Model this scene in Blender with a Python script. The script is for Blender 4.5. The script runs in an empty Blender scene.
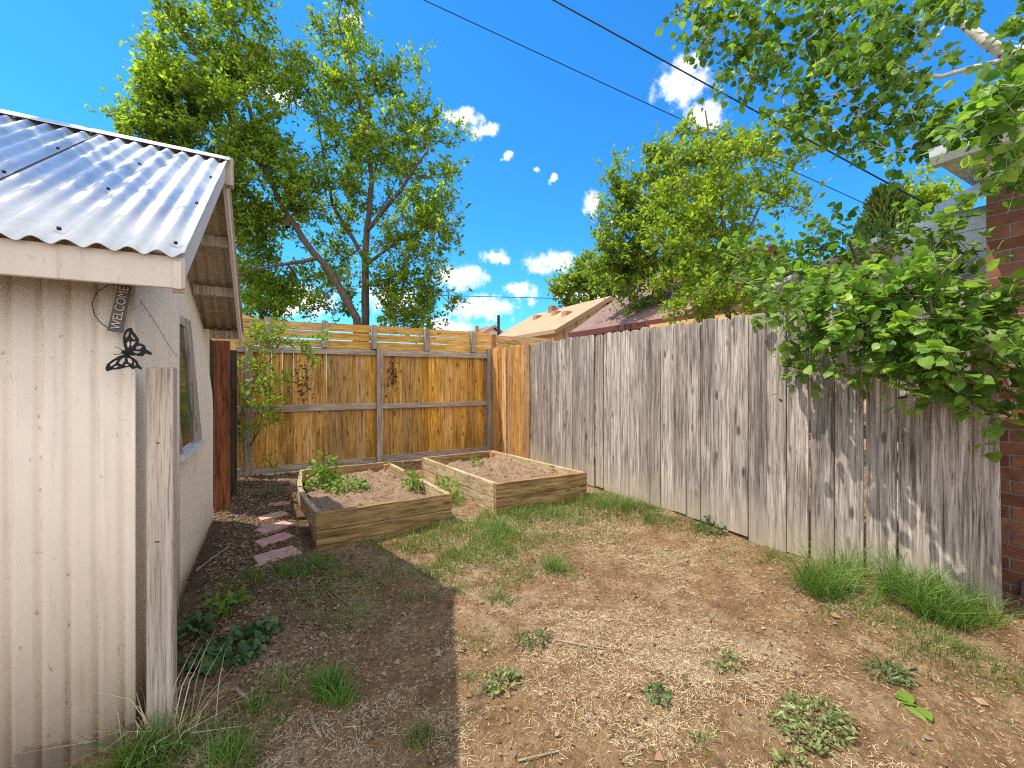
import bpy, bmesh, math, random
import numpy as np
from mathutils import Vector, Matrix

random.seed(7)
RNG = np.random.default_rng(11)
SC = bpy.context.scene
COL = SC.collection
pi = math.pi

# ------------------------------------------------------------------ camera geometry
F = 425.0; CX = 512.0; HY = 378.0; H = 1.35
ca, sa = 0.875, 0.4841
def P(px, py, t):
    """point seen at a photo pixel, t metres in front of the camera (yard axes: u along the back fence, v towards it)"""
    a = (px - CX) / F; b = (HY - py) / F
    return np.array([t * (a * ca + sa), t * (-a * sa + ca), H + t * b])
def G(px, py, z=0.0):
    t = (H - z) * F / (py - HY)
    return P(px, py, t)

# ------------------------------------------------------------------ numpy noise
def _hash(ix, iy, seed):
    n = (ix.astype(np.int64) * 374761393 + iy.astype(np.int64) * 668265263 + seed * 1442695041) & 0x7fffffff
    n = (n ^ (n >> 13)) * 1274126177 & 0x7fffffff
    return ((n ^ (n >> 16)) & 0xffff) / 65535.0
def vnoise(x, y, seed=0):
    x = np.asarray(x, float); y = np.asarray(y, float)
    ix = np.floor(x); iy = np.floor(y); fx = x - ix; fy = y - iy
    fx = fx * fx * (3 - 2 * fx); fy = fy * fy * (3 - 2 * fy)
    a = _hash(ix, iy, seed); b = _hash(ix + 1, iy, seed); c = _hash(ix, iy + 1, seed); d = _hash(ix + 1, iy + 1, seed)
    return (a * (1 - fx) + b * fx) * (1 - fy) + (c * (1 - fx) + d * fx) * fy
def fbm(x, y, seed=0, o=4):
    s = 0; a = .5; x = np.asarray(x, float); y = np.asarray(y, float)
    for i in range(o):
        s = s + a * (vnoise(x, y, seed + i * 17) - .5); x = x * 2.03; y = y * 2.03; a *= .5
    return s
def sstep(x, a, b):
    t = np.clip((np.asarray(x, float) - a) / (b - a), 0, 1); return t * t * (3 - 2 * t)
def gz(u, v):
    u = np.asarray(u, float); v = np.asarray(v, float)
    near = sstep(u, -2.5, -1) * (1 - sstep(u, 5, 7)) * sstep(v, -3, -1) * (1 - sstep(v, 7, 9))
    z = .055 * sstep(u, 2.5, 3.25) + .06 * sstep(u, 2.9, 3.4) * (1 - sstep(v, .8, 2.2))
    z = z + .03 * (1 - sstep(u, -.45, -.1)) * sstep(v, 3, 4)
    z = z + near * (.085 * fbm(u * 1.3, v * 1.3, 3, 3) + .05 * fbm(u * 5, v * 5, 9, 3) + .034 * fbm(u * 17, v * 17, 5, 2))
    return z
def gpt(px, py):
    p = G(px, py, 0)
    for _ in range(4):
        p = G(px, py, float(gz(p[0], p[1])))
    return p

# ------------------------------------------------------------------ mesh helpers
def link(name, me, mat=None, parent=None):
    o = bpy.data.objects.new(name, me); COL.objects.link(o)
    if mat is not None and me is not None: me.materials.append(mat)
    if parent is not None: o.parent = parent
    return o
def fast(name, verts, faces, mat=None, parent=None, smooth=False, origin=None):
    """verts (N,3), faces (F,K) of one size; origin: world place of the object's origin"""
    verts = np.asarray(verts, np.float32); faces = np.asarray(faces, np.int32)
    if origin is None: origin = (0, 0, 0)
    po = np.array(parent.matrix_world.translation) if parent is not None else np.zeros(3)
    if parent is not None: po = np.array(world_of(parent))
    verts = verts - np.asarray(origin, np.float32)
    me = bpy.data.meshes.new(name)
    me.vertices.add(len(verts)); me.vertices.foreach_set('co', verts.ravel())
    n, k = faces.shape
    me.loops.add(n * k); me.loops.foreach_set('vertex_index', faces.ravel())
    me.polygons.add(n); me.polygons.foreach_set('loop_start', np.arange(0, n * k, k, dtype=np.int32))
    try: me.polygons.foreach_set('loop_total', np.full(n, k, np.int32))
    except Exception: pass
    me.polygons.foreach_set('use_smooth', np.full(n, smooth, bool))
    me.update(calc_edges=True); me.validate()
    o = link(name, me, mat, parent)
    o.location = Vector(origin) - Vector(po)
    return o
def world_of(o):
    p = Vector(o.location)
    while o.parent is not None:
        o = o.parent; p = p + Vector(o.location)
    return p
def tag(o, label=None, cat=None, group=None, kind=None):
    if label: o['label'] = label
    if cat: o['category'] = cat
    if group: o['group'] = group
    if kind: o['kind'] = kind
    return o
def empty(name, loc, label=None, cat=None, group=None):
    o = bpy.data.objects.new(name, None); COL.objects.link(o); o.location = loc; o.empty_display_size = .1
    return tag(o, label, cat, group)

class MB:
    """collects polygons in world coordinates"""
    def __init__(s): s.v = []; s.f = []
    def poly(s, pts):
        b = len(s.v); s.v += [tuple(map(float, p)) for p in pts]; s.f.append(list(range(b, b + len(pts)))); return s
    def hexa(s, c):
        """8 corners: bottom 4 ccw, top 4 ccw"""
        b = len(s.v); s.v += [tuple(map(float, p)) for p in c]
        for q in ((3, 2, 1, 0), (4, 5, 6, 7), (0, 1, 5, 4), (1, 2, 6, 5), (2, 3, 7, 6), (3, 0, 4, 7)): s.f.append([b + i for i in q])
        return s
    def box(s, x0, x1, y0, y1, z0, z1):
        return s.hexa([(x0, y0, z0), (x1, y0, z0), (x1, y1, z0), (x0, y1, z0), (x0, y0, z1), (x1, y0, z1), (x1, y1, z1), (x0, y1, z1)])
    def plank(s, a, b, off, z0, z1, z0b=None, z1b=None):
        """upright plank from plan point a to b, thickness vector off"""
        if z0b is None: z0b = z0
        if z1b is None: z1b = z1
        a = np.array(a[:2], float); b = np.array(b[:2], float); o = np.array(off, float)
        A, B, Cc, D = a, b, b + o, a + o
        return s.hexa([(*A, z0), (*B, z0b), (*Cc, z0b), (*D, z0), (*A, z1), (*B, z1b), (*Cc, z1b), (*D, z1)])
    def bar(s, p, q, w, h=None, up=(0, 0, 1)):
        """square bar between two points"""
        if h is None: h = w
        p = Vector(p); q = Vector(q); d = (q - p).normalized(); upv = Vector(up)
        if abs(d.dot(upv)) > .95: upv = Vector((0, 1, 0))
        x = d.cross(upv).normalized() * w / 2; y = x.cross(d).normalized() * h / 2
        return s.hexa([p - x - y, p + x - y, p + x + y, p - x + y, q - x - y, q + x - y, q + x + y, q - x + y])
    def tube(s, pts, r, n=8, r1=None, cap=True):
        pts = [Vector(p) for p in pts]; rings = []; m = len(pts)
        ref = Vector((.13, .31, 1)).normalized()
        for i, p in enumerate(pts):
            d = (pts[min(i + 1, m - 1)] - pts[max(i - 1, 0)]).normalized()
            if abs(d.dot(ref)) > .97: ref = Vector((1, .2, .1)).normalized()
            x = d.cross(ref).normalized(); y = d.cross(x)
            rr = r if r1 is None else r + (r1 - r) * i / (m - 1)
            b = len(s.v); rings.append(b)
            for k in range(n):
                t = 2 * pi * k / n; s.v.append(tuple(p + (x * math.cos(t) + y * math.sin(t)) * rr))
        for a, b in zip(rings, rings[1:]):
            for k in range(n): s.f.append([a + k, a + (k + 1) % n, b + (k + 1) % n, b + k])
        if cap:
            s.f.append([rings[0] + k for k in range(n)][::-1]); s.f.append([rings[-1] + k for k in range(n)])
        return s
    def prism(s, pts, off):
        """polygon pts (list of 3d) extruded by off"""
        n = len(pts); b = len(s.v); o = np.array(off, float)
        s.v += [tuple(map(float, p)) for p in pts]; s.v += [tuple(map(float, np.array(p, float) + o)) for p in pts]
        s.f.append([b + i for i in range(n)][::-1]); s.f.append([b + n + i for i in range(n)])
        for i in range(n):
            j = (i + 1) % n; s.f.append([b + i, b + j, b + n + j, b + n + i])
        return s
    def build(s, name, mat, parent=None, origin=None, bevel=0, smooth=False):
        me = bpy.data.meshes.new(name)
        v = np.array(s.v, float)
        if origin is None: origin = (0, 0, 0) if parent is not None else (float(v[:, 0].mean()), float(v[:, 1].mean()), float(v[:, 2].min()))
        v = v - np.array(origin)
        me.from_pydata([tuple(x) for x in v], [], s.f)
        bm = bmesh.new(); bm.from_mesh(me); bmesh.ops.recalc_face_normals(bm, faces=bm.faces); bm.to_mesh(me); bm.free()
        if smooth:
            me.polygons.foreach_set('use_smooth', [True] * len(me.polygons))
        o = link(name, me, mat, parent)
        o.location = Vector(origin) - (world_of(parent) if parent is not None else Vector((0, 0, 0)))
        if bevel:
            m = o.modifiers.new('bevel', 'BEVEL'); m.width = bevel; m.segments = 2; m.limit_method = 'ANGLE'
        return o

# ------------------------------------------------------------------ material helpers
class NT:
    def __init__(s, name):
        s.m = bpy.data.materials.new(name); s.m.use_nodes = True; s.t = s.m.node_tree; s.t.nodes.clear()
        s.out = s.t.nodes.new('ShaderNodeOutputMaterial')
    def n(s, typ, ins=None, **kw):
        nd = s.t.nodes.new('ShaderNode' + typ)
        for k, v in kw.items(): setattr(nd, k, v)
        for k, v in (ins or {}).items(): s.set(nd.inputs[k], v)
        return nd
    def set(s, sock, v):
        if hasattr(v, 'is_output') or isinstance(v, bpy.types.NodeSocket): s.t.links.new(v, sock)
        elif isinstance(v, bpy.types.Node): s.t.links.new(v.outputs[0], sock)
        else:
            if sock.type == 'RGBA' and len(v) == 3: v = (*v, 1)
            sock.default_value = v
    def coord(s, scale=(1, 1, 1), rand=None, w='Object'):
        tc = s.n('TexCoord').outputs[w]
        if rand is not None:
            off = s.n('VectorMath', {0: (37.7, 11.3, 23.9)}, operation='SCALE'); s.set(off.inputs['Scale'], rand)
            tc = s.n('VectorMath', {0: tc, 1: off.outputs[0]}, operation='ADD').outputs[0]
        return s.n('Mapping', {'Vector': tc, 'Scale': scale}).outputs[0]
    def noise(s, vec, scale=5, detail=5, rough=.6, dist=0):
        return s.n('TexNoise', {'Vector': vec, 'Scale': scale, 'Detail': detail, 'Roughness': rough, 'Distortion': dist}).outputs[0]
    def ramp(s, fac, stops, interp='LINEAR'):
        r = s.n('ValToRGB', {'Fac': fac}); cr = r.color_ramp; cr.interpolation = interp
        while len(cr.elements) < len(stops): cr.elements.new(.5)
        for e, (p, c) in zip(cr.elements, stops):
            e.position = p
            e.color = (c, c, c, 1) if not hasattr(c, '__len__') else (*c, 1)
        return r.outputs[0]
    def mix(s, fac, a, b, mode='MIX'):
        m = s.n('Mix', data_type='RGBA', blend_type=mode)
        s.set(m.inputs[0], fac)
        for i, v in ((6, a), (7, b)): s.set(m.inputs[i], v)
        return m.outputs[2]
    def math(s, op, a, b=None, c=None):
        m = s.n('Math', operation=op); s.set(m.inputs[0], a)
        if b is not None: s.set(m.inputs[1], b)
        if c is not None: s.set(m.inputs[2], c)
        return m.outputs[0]
    def island(s): return s.n('NewGeometry').outputs['Random Per Island']
    def bump(s, h, strength=.4, dist=.01, normal=None):
        ins = {'Height': h, 'Strength': strength, 'Distance': dist}
        if normal is not None: ins['Normal'] = normal
        return s.n('Bump', ins).outputs[0]
    def pbsdf(s, color, rough=.8, metal=0, normal=None, spec=.3, **kw):
        ins = {'Base Color': color, 'Roughness': rough, 'Metallic': metal, 'Specular IOR Level': spec}
        if normal is not None: ins['Normal'] = normal
        ins.update(kw)
        b = s.n('BsdfPrincipled', ins); s.t.links.new(b.outputs[0], s.out.inputs[0]); return b

def wood(name, dark, mid, light, axis='z', grain=26., knots=True, rough=.82, bump=.5, foot=None, streak=.5):
    T = NT(name); r = T.island()
    sc = {'z': (grain, grain, 1.1), 'x': (1.1, grain, grain), 'y': (grain, 1.1, grain)}[axis]
    kc = {'z': (12, 12, 4.2), 'x': (4.2, 12, 12), 'y': (12, 4.2, 12)}[axis]
    v = T.coord(sc, r)
    g = T.noise(v, 1.6, 8, .68, .6)
    big = T.noise(T.coord((2.2, 2.2, 1.2), r), 1.3, 3, .5)
    fine = T.noise(T.coord(tuple(c * 3.2 for c in sc), r), 1.5, 4, .7)
    col = T.ramp(g, [(.33, dark), (.5, mid), (.68, light)])
    col = T.mix(T.ramp(fine, [(.34, .75), (.5, 0)]), col, tuple(c * .35 for c in dark))
    # board to board difference, and broad weather bands along each board
    tone = T.math('ADD', T.math('MULTIPLY', r, .6), .72)
    tone = T.math('MULTIPLY', tone, T.ramp(big, [(.25, 1 - streak * .55), (.7, 1.12)]))
    hue = T.n('HueSaturation', {'Color': col, 'Value': tone, 'Saturation': T.math('ADD', T.math('MULTIPLY', T.math('FRACT', T.math('MULTIPLY', r, 7.31)), .22), .92)}).outputs[0]
    h = g
    if knots:
        vo = T.n('TexVoronoi', {'Vector': T.coord(kc, r), 'Scale': 1.0}, feature='F1')
        kn = T.ramp(vo.outputs['Distance'], [(.06, 1), (.15, .75), (.22, 0)])
        keep = T.ramp(T.n('SeparateColor', {'Color': vo.outputs['Color']}).outputs[0], [(.45, 0), (.5, 1)])
        k = T.math('MULTIPLY', kn, keep)
        hue = T.mix(T.math('MULTIPLY', k, .8), hue, tuple(c * .45 for c in dark))
        h = T.math('SUBTRACT', g, T.math('MULTIPLY', k, .4))
    if foot:
        z = T.n('SeparateXYZ', {'Vector': T.n('NewGeometry').outputs['Position']}).outputs[2]
        z = T.math('ADD', z, T.math('MULTIPLY', T.noise(T.coord((6, 6, 2)), 3, 5), .35))
        hue = T.mix(T.ramp(z, [(.18, .85), (.62, 0)]), hue, foot)
    T.pbsdf(hue, rough, normal=T.bump(h, bump, .006))
    return T.m
def plain(name, col, rough=.6, metal=0, var=.15, nscale=14, bump=.1, spec=.3):
    T = NT(name); n = T.noise(T.coord(), nscale, 5)
    c = T.mix(T.ramp(n, [(.3, 0), (.7, 1)]), tuple(x * (1 - var) for x in col), tuple(min(1, x * (1 + var)) for x in col))
    T.pbsdf(c, rough, metal, T.bump(n, bump, .004), spec); return T.m
def leafmat(name, cols, trans=.45, rough=.45, spec=.35):
    T = NT(name); r = T.island()
    c = T.ramp(r, [(i / max(1, len(cols) - 1), k) for i, k in enumerate(cols)])
    big = T.noise(T.coord(), .8, 3)
    c = T.n('HueSaturation', {'Color': c, 'Value': T.ramp(big, [(.3, .75), (.7, 1.2)])}).outputs[0]
    p = T.n('BsdfPrincipled', {'Base Color': c, 'Roughness': rough, 'Specular IOR Level': spec})
    tl = T.n('BsdfTranslucent', {'Color': T.mix(1.0, c, (1.25, 1.3, .5), 'MULTIPLY')})
    ms = T.n('MixShader', {0: trans, 1: p.outputs[0], 2: tl.outputs[0]})
    T.t.links.new(ms.outputs[0], T.out.inputs[0]); return T.m
def bark(name, dark, light):
    T = NT(name); g = T.noise(T.coord((9, 9, 2.2)), 2, 7, .7)
    T.pbsdf(T.ramp(g, [(.3, dark), (.7, light)]), .9, normal=T.bump(g, .8, .02)); return T.m

# ------------------------------------------------------------------ materials
M = {}
M['fence_grey'] = wood('weathered_board', (.085, .067, .054), (.37, .315, .275), (.66, .585, .53), 'z', 26, streak=.75, foot=(.44, .36, .27))
M['fence_cedar'] = wood('cedar_board', (.24, .10, .035), (.50, .27, .10), (.68, .43, .20), 'z', 22, streak=.35)
M['panel_cedar'] = wood('cedar_picket', (.25, .105, .025), (.64, .365, .115), (.82, .55, .235), 'z', 22, streak=.55)
M['slat'] = wood('cedar_slat', (.38, .20, .06), (.62, .38, .14), (.78, .54, .25), 'x', 20, streak=.3)
M['rail'] = wood('grey_rail', (.26, .20, .15), (.54, .45, .375), (.72, .625, .54), 'x', 22, knots=False)
M['post'] = wood('grey_post', (.22, .175, .14), (.46, .385, .32), (.63, .55, .475), 'z', 22, knots=False)
M['rust_wood'] = wood('stained_board', (.10, .03, .012), (.26, .085, .03), (.40, .15, .055), 'z', 20)
M['dark_wood'] = wood('dark_board', (.03, .02, .015), (.075, .05, .035), (.12, .085, .06), 'z', 20)
M['bed_x'] = wood('bed_board', (.18, .092, .03), (.44, .275, .11), (.64, .45, .22), 'x', 16, streak=.6)
M['bed_y'] = wood('bed_side_board', (.30, .20, .10), (.54, .41, .23), (.70, .57, .37), 'y', 16, streak=.5)
M['bed_post'] = wood('bed_stake', (.30, .12, .04), (.50, .24, .09), (.62, .36, .16), 'z', 16)
def painted(name, base, worn, z_foot=True, axis='z', amount=.5):
    T = NT(name)
    n = T.noise(T.coord((4, 4, 1.4)), 2.4, 7, .62)
    c = T.mix(T.ramp(n, [(.35, 0), (.75, .55)]), base, tuple(x * .82 for x in base))
    vert = T.noise(T.coord((34, 34, 1.3)), 1, 5, .6)
    c = T.mix(T.ramp(vert, [(.58, 0), (.74, .5)]), c, tuple(x * y for x, y in zip(base, (.66, .62, .6))))
    fl = T.noise(T.coord((13, 13, 7)), 3.2, 6, .62, .4)
    chips = T.ramp(fl, [(.66, 0), (.675, 1)])
    c = T.mix(T.math('MULTIPLY', chips, amount), c, worn)
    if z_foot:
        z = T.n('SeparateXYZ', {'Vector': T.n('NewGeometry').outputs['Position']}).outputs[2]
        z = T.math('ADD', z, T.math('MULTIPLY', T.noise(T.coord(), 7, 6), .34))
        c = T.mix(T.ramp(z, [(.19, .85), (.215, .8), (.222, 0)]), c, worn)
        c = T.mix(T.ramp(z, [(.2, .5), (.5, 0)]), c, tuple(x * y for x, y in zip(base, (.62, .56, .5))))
    T.pbsdf(c, .62, normal=T.bump(T.math('SUBTRACT', n, T.math('MULTIPLY', chips, .5)), .35, .006))
    return T.m
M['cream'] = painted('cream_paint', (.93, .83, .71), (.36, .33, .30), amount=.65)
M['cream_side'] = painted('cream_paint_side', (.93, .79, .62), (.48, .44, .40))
M['fascia'] = painted('fascia_paint', (.78, .71, .64), (.40, .36, .32), False, amount=.3)
M['trim'] = wood('bare_trim', (.30, .25, .18), (.52, .46, .37), (.66, .60, .50), 'z', 24, knots=False)
M['plankpost'] = wood('weathered_plank', (.56, .475, .39), (.70, .61, .515), (.79, .71, .62), 'z', 34, streak=.3)
T = NT('galvanised_roof')
n1 = T.noise(T.coord((6, 2, 2)), 3, 6, .6); n2 = T.n('TexVoronoi', {'Vector': T.coord(), 'Scale': 55}).outputs['Color']
col = T.mix(T.ramp(n1, [(.3, 0), (.75, 1)]), (.58, .61, .65), (.80, .82, .85))
col = T.mix(.12, col, n2, 'MULTIPLY')
T.pbsdf(col, T.ramp(n1, [(.3, .40), (.7, .52)]), .75, T.bump(n1, .06, .004), .5); M['roof'] = T.m
M['roof_under'] = plain('roof_underside', (.46, .38, .28), .7)
M['steel'] = plain('grey_steel', (.12, .118, .115), .55, .4)
M['dark_steel'] = plain('dark_steel', (.05, .045, .04), .5, .6)
M['black'] = plain('black_iron', (.012, .012, .014), .45, .2)
M['letters'] = plain('sign_lettering', (.60, .55, .49), .6)
T = NT('window_glass'); T.pbsdf((.03, .035, .04), .08, spec=.6); M['glass'] = T.m
M['white'] = plain('white_paint', (.78, .79, .80), .5)
M['whitemetal'] = plain('white_metal', (.72, .74, .77), .35, .1)
M['paver'] = plain('pink_paver', (.50, .30, .255), .9, var=.3, nscale=20, bump=.5)
M['wire'] = plain('cable_black', (.02, .02, .022), .6)
# brick
T = NT('brick_wall')
pos = T.n('SeparateXYZ', {'Vector': T.n('TexCoord').outputs['Object']})
uv = T.n('CombineXYZ', {0: T.math('ADD', pos.outputs[1], pos.outputs[0]), 1: pos.outputs[2], 2: 0.0}).outputs[0]
warp = T.n('VectorMath', {0: T.n('TexNoise', {'Vector': uv, 'Scale': 9.0}).outputs['Color'], 1: (.5, .5, .5)}, operation='SUBTRACT').outputs[0]
wv = T.n('VectorMath', {0: warp}, operation='SCALE'); wv.inputs['Scale'].default_value = .02
uvw = T.n('VectorMath', {0: uv, 1: wv.outputs[0]}, operation='ADD').outputs[0]
br = T.n('TexBrick', {'Vector': uvw, 'Color1': (.20, .07, .042), 'Color2': (.38, .175, .10), 'Mortar': (.30, .265, .235), 'Scale': 1.0, 'Mortar Size': .0065, 'Mortar Smooth': .35, 'Bias': -.1, 'Brick Width': .215, 'Row Height': .075})
nb = T.noise(T.coord(), 22, 6)
col = T.mix(T.ramp(nb, [(.3, .7), (.65, 0)]), br.outputs[0], (.12, .055, .04))
patch = T.noise(T.coord(), 2.6, 5, .65)
col = T.mix(T.ramp(patch, [(.64, 0), (.67, .9)]), col, (.36, .32, .28))
T.pbsdf(col, .9, normal=T.bump(T.math('SUBTRACT', T.math('MULTIPLY', nb, .4), br.outputs['Fac']), .8, .012)); M['brick'] = T.m
# ground
T = NT('yard_dirt')
w = T.coord()
a = T.noise(w, 1.1, 5, .6); b = T.noise(w, 5.5, 6, .65); c3 = T.noise(w, 34, 6, .7); d = T.noise(w, 120, 4, .7)
col = T.ramp(b, [(.25, (.22, .122, .06)), (.5, (.43, .262, .135)), (.72, (.58, .40, .225))])
col = T.mix(T.ramp(T.math('ADD', T.math('MULTIPLY', a, .6), T.math('MULTIPLY', b, .4)), [(.50, 0), (.62, .7)]), col, (.68, .53, .325))
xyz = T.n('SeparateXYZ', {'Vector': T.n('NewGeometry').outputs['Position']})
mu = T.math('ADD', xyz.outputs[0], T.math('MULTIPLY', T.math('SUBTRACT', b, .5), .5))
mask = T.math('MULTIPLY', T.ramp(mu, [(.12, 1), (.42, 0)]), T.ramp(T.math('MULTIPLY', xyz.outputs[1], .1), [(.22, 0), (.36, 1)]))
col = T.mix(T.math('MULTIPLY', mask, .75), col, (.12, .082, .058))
col = T.mix(T.ramp(c3, [(.32, .75), (.56, 0)]), col, (.13, .075, .045))
col = T.mix(T.ramp(d, [(.58, 0), (.72, .55)]), col, (.62, .50, .36))
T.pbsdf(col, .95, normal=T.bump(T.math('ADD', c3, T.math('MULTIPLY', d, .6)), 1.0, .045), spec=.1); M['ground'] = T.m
T = NT('bed_soil'); b = T.noise(T.coord(), 9, 6, .7); d = T.noise(T.coord(), 60, 5, .7)
T.pbsdf(T.mix(T.ramp(d, [(.3, .7), (.6, 0)]), T.ramp(b, [(.3, (.24, .15, .095)), (.7, (.44, .32, .22))]), (.10, .06, .04)), .95, normal=T.bump(T.math('ADD', b, d), .9, .02), spec=.1); M['soil'] = T.m
def chipmat(name, cols):
    T = NT(name); T.pbsdf(T.ramp(T.island(), [(i / (len(cols) - 1), c) for i, c in enumerate(cols)]), .85, spec=.15); return T.m
M['straw'] = chipmat('dry_straw', [(.34, .24, .13), (.62, .49, .30), (.76, .64, .44), (.46, .34, .19)])
M['litter'] = chipmat('leaf_litter', [(.10, .06, .04), (.24, .16, .11), (.32, .235, .165), (.16, .10, .07), (.38, .29, .21)])
M['clod'] = chipmat('soil_clod', [(.22, .13, .075), (.36, .23, .14), (.28, .17, .10)])
M['twig'] = bark('dry_twig', (.20, .14, .10), (.46, .37, .29))
M['grass'] = leafmat('grass_blade', [(.08, .15, .03), (.15, .25, .05), (.23, .32, .08), (.11, .20, .04), (.40, .37, .16)], .35)
M['grass_lush'] = leafmat('lush_grass_blade', [(0.081, 0.172, 0.034), (0.149, 0.287, 0.057), (0.241, 0.380, 0.092), (0.115, 0.230, 0.046), (0.345, 0.391, 0.138)], .4)
M['weed'] = leafmat('weed_leaf', [(.07, .13, .04), (.13, .20, .07), (.20, .27, .12)], .3)
M['weed_pale'] = leafmat('pale_weed_leaf', [(.14, .185, .06), (.24, .29, .105), (.35, .39, .16)], .25)
M['weed_dark'] = leafmat('dark_weed_leaf', [(.05, .11, .035), (.09, .17, .06), (.15, .24, .10)], .3)
M['weed_bright'] = leafmat('bright_weed_leaf', [(.12, .24, .03), (.20, .34, .05), (.26, .40, .07)], .45)
M['maple'] = leafmat('tree_leaf_green', [(0.115, 0.197, 0.022), (0.198, 0.321, 0.037), (0.304, 0.440, 0.053), (0.444, 0.559, 0.067)], .6)
M['maple_dark'] = leafmat('tree_leaf_dark', [(0.053, 0.105, 0.018), (0.090, 0.165, 0.027), (0.143, 0.240, 0.036), (0.210, 0.315, 0.045)], .45)
M['elm'] = leafmat('tree_leaf_yellow', [(0.165, 0.248, 0.024), (0.275, 0.380, 0.039), (0.396, 0.506, 0.055), (0.209, 0.308, 0.033)], .6)
M['olive'] = leafmat('tree_leaf_olive', [(0.138, 0.219, 0.031), (0.225, 0.325, 0.044), (0.325, 0.431, 0.062)], .6)
M['aspen'] = leafmat('aspen_leaf', [(0.058, 0.141, 0.026), (0.141, 0.275, 0.045), (0.269, 0.442, 0.070), (0.102, 0.211, 0.038), (0.397, 0.550, 0.115)], .5, .42, .35)
M['sprig'] = leafmat('sprig_leaf', [(.16, .26, .03), (.25, .36, .05), (.32, .42, .07)], .5)
M['juniper'] = leafmat('juniper_needle', [(.06, .10, .02), (.11, .165, .035), (.17, .22, .05)], .3)
M['dead'] = chipmat('dried_leaf', [(.05, .025, .015), (.12, .06, .03), (.09, .045, .025)])
M['bark'] = bark('tree_bark', (.055, .042, .032), (.20, .155, .12))
M['bark_grey'] = bark('twig_bark', (.10, .08, .06), (.30, .25, .20))
T = NT('white_bark'); g = T.noise(T.coord((3, 3, 9)), 5, 6, .6)
T.pbsdf(T.ramp(g, [(.36, (.09, .08, .07)), (.46, (.62, .60, .55)), (.8, (.78, .76, .70))]), .7, normal=T.bump(g, .3, .01)); M['bark_white'] = T.m
def shingle(name, a, b):
    T = NT(name); n = T.noise(T.coord((1, 1, 1)), 3.5, 6, .7)
    z = T.n('SeparateXYZ', {'Vector': T.n('TexCoord').outputs['Object']}).outputs[2]
    course = T.math('FRACT', T.math('MULTIPLY', z, 9.0))
    c = T.mix(T.ramp(n, [(.3, 0), (.7, 1)]), a, b)
    c = T.mix(T.ramp(course, [(.0, .5), (.16, 0)]), c, tuple(x * .5 for x in a))
    T.pbsdf(c, .9, normal=T.bump(n, .3, .01)); return T.m
M['shingle_tan'] = shingle('tan_shingles', (.40, .225, .135), (.56, .35, .225))
M['shingle_brown'] = shingle('brown_shingles', (.17, .10, .085), (.32, .205, .175))
M['shingle_dark'] = shingle('dark_shingles', (.07, .06, .065), (.13, .115, .12))
M['tan_wall'] = plain('tan_stucco', (.55, .42, .26), .85)
M['tan_trim'] = plain('tan_trim', (.36, .25, .16), .8)
M['brown_wall'] = plain('brown_siding', (.30, .17, .11), .85)
M['red_trim'] = plain('dark_red_trim', (.13, .04, .03), .7)
M['yellow_wood'] = plain('yellow_wood', (.66, .42, .14), .7)

# ------------------------------------------------------------------ ground
def axis_lines(a, b, step, far):
    inner = np.arange(a, b + 1e-6, step)
    out = []; s = step * 2; x = 0
    while x < far: x += s; out.append(x); s *= 1.35
    out = np.array(out)
    return np.concatenate([(a - out)[::-1], inner, b + out])
xs = axis_lines(-.8, 4.2, .028, 450); ys = axis_lines(-.2, 7.4, .028, 450)
X, Y = np.meshgrid(xs, ys); Z = gz(X, Y)
nx, ny = len(xs), len(ys)
idx = np.arange(nx * ny).reshape(ny, nx)
fc = np.stack([idx[:-1, :-1], idx[:-1, 1:], idx[1:, 1:], idx[1:, :-1]], -1).reshape(-1, 4)
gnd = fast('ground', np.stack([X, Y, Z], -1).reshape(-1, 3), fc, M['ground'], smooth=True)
tag(gnd, kind='structure')

# ------------------------------------------------------------------ scatter helpers
def frames(n, rng, up_bias=0.0):
    """random orthonormal frames: normal biased upwards"""
    nz = rng.normal(size=(n, 3)); nz[:, 2] = nz[:, 2] + up_bias * 1.0
    nz /= np.linalg.norm(nz, axis=1, keepdims=True)
    t = rng.normal(size=(n, 3)); x = np.cross(nz, t); x /= np.linalg.norm(x, axis=1, keepdims=True)
    y = np.cross(nz, x)
    return x, y, nz
def stamp(centers, tmpl, x, y, z, size):
    """copies of a template polygon (K,3) at centers"""
    n = len(centers); k = len(tmpl); s = np.asarray(size, float).reshape(-1, 1, 1)
    v = centers[:, None, :] + s * (tmpl[None, :, 0:1] * x[:, None, :] + tmpl[None, :, 1:2] * y[:, None, :] + tmpl[None, :, 2:3] * z[:, None, :])
    return v.reshape(-1, 3), np.arange(n * k).reshape(n, k)
KITE = np.array([(0, -.05, 0), (.30, .38, .07), (.16, .75, .03), (0, 1, -.06), (-.16, .75, .03), (-.30, .38, .07)], float)
ROUND = np.array([(0, -.12, 0), (0, 0, 0), (.22, -.06, .05), (.44, .12, .08), (.47, .36, .08), (.30, .66, .03), (0, .96, -.08),
                  (-.30, .66, .03), (-.47, .36, .08), (-.44, .12, .08), (-.22, -.06, .05)], float)[1:]
OVAL = np.array([(0, 0, 0), (.16, .22, .05), (.2, .5, .04), (.12, .8, -.02), (0, 1, -.1), (-.12, .8, -.02), (-.2, .5, .04), (-.16, .22, .05)], float)
STRIP = np.array([(-.5, -.5, 0), (.5, -.5, 0), (.5, .5, 0), (-.5, .5, 0)], float)
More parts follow.
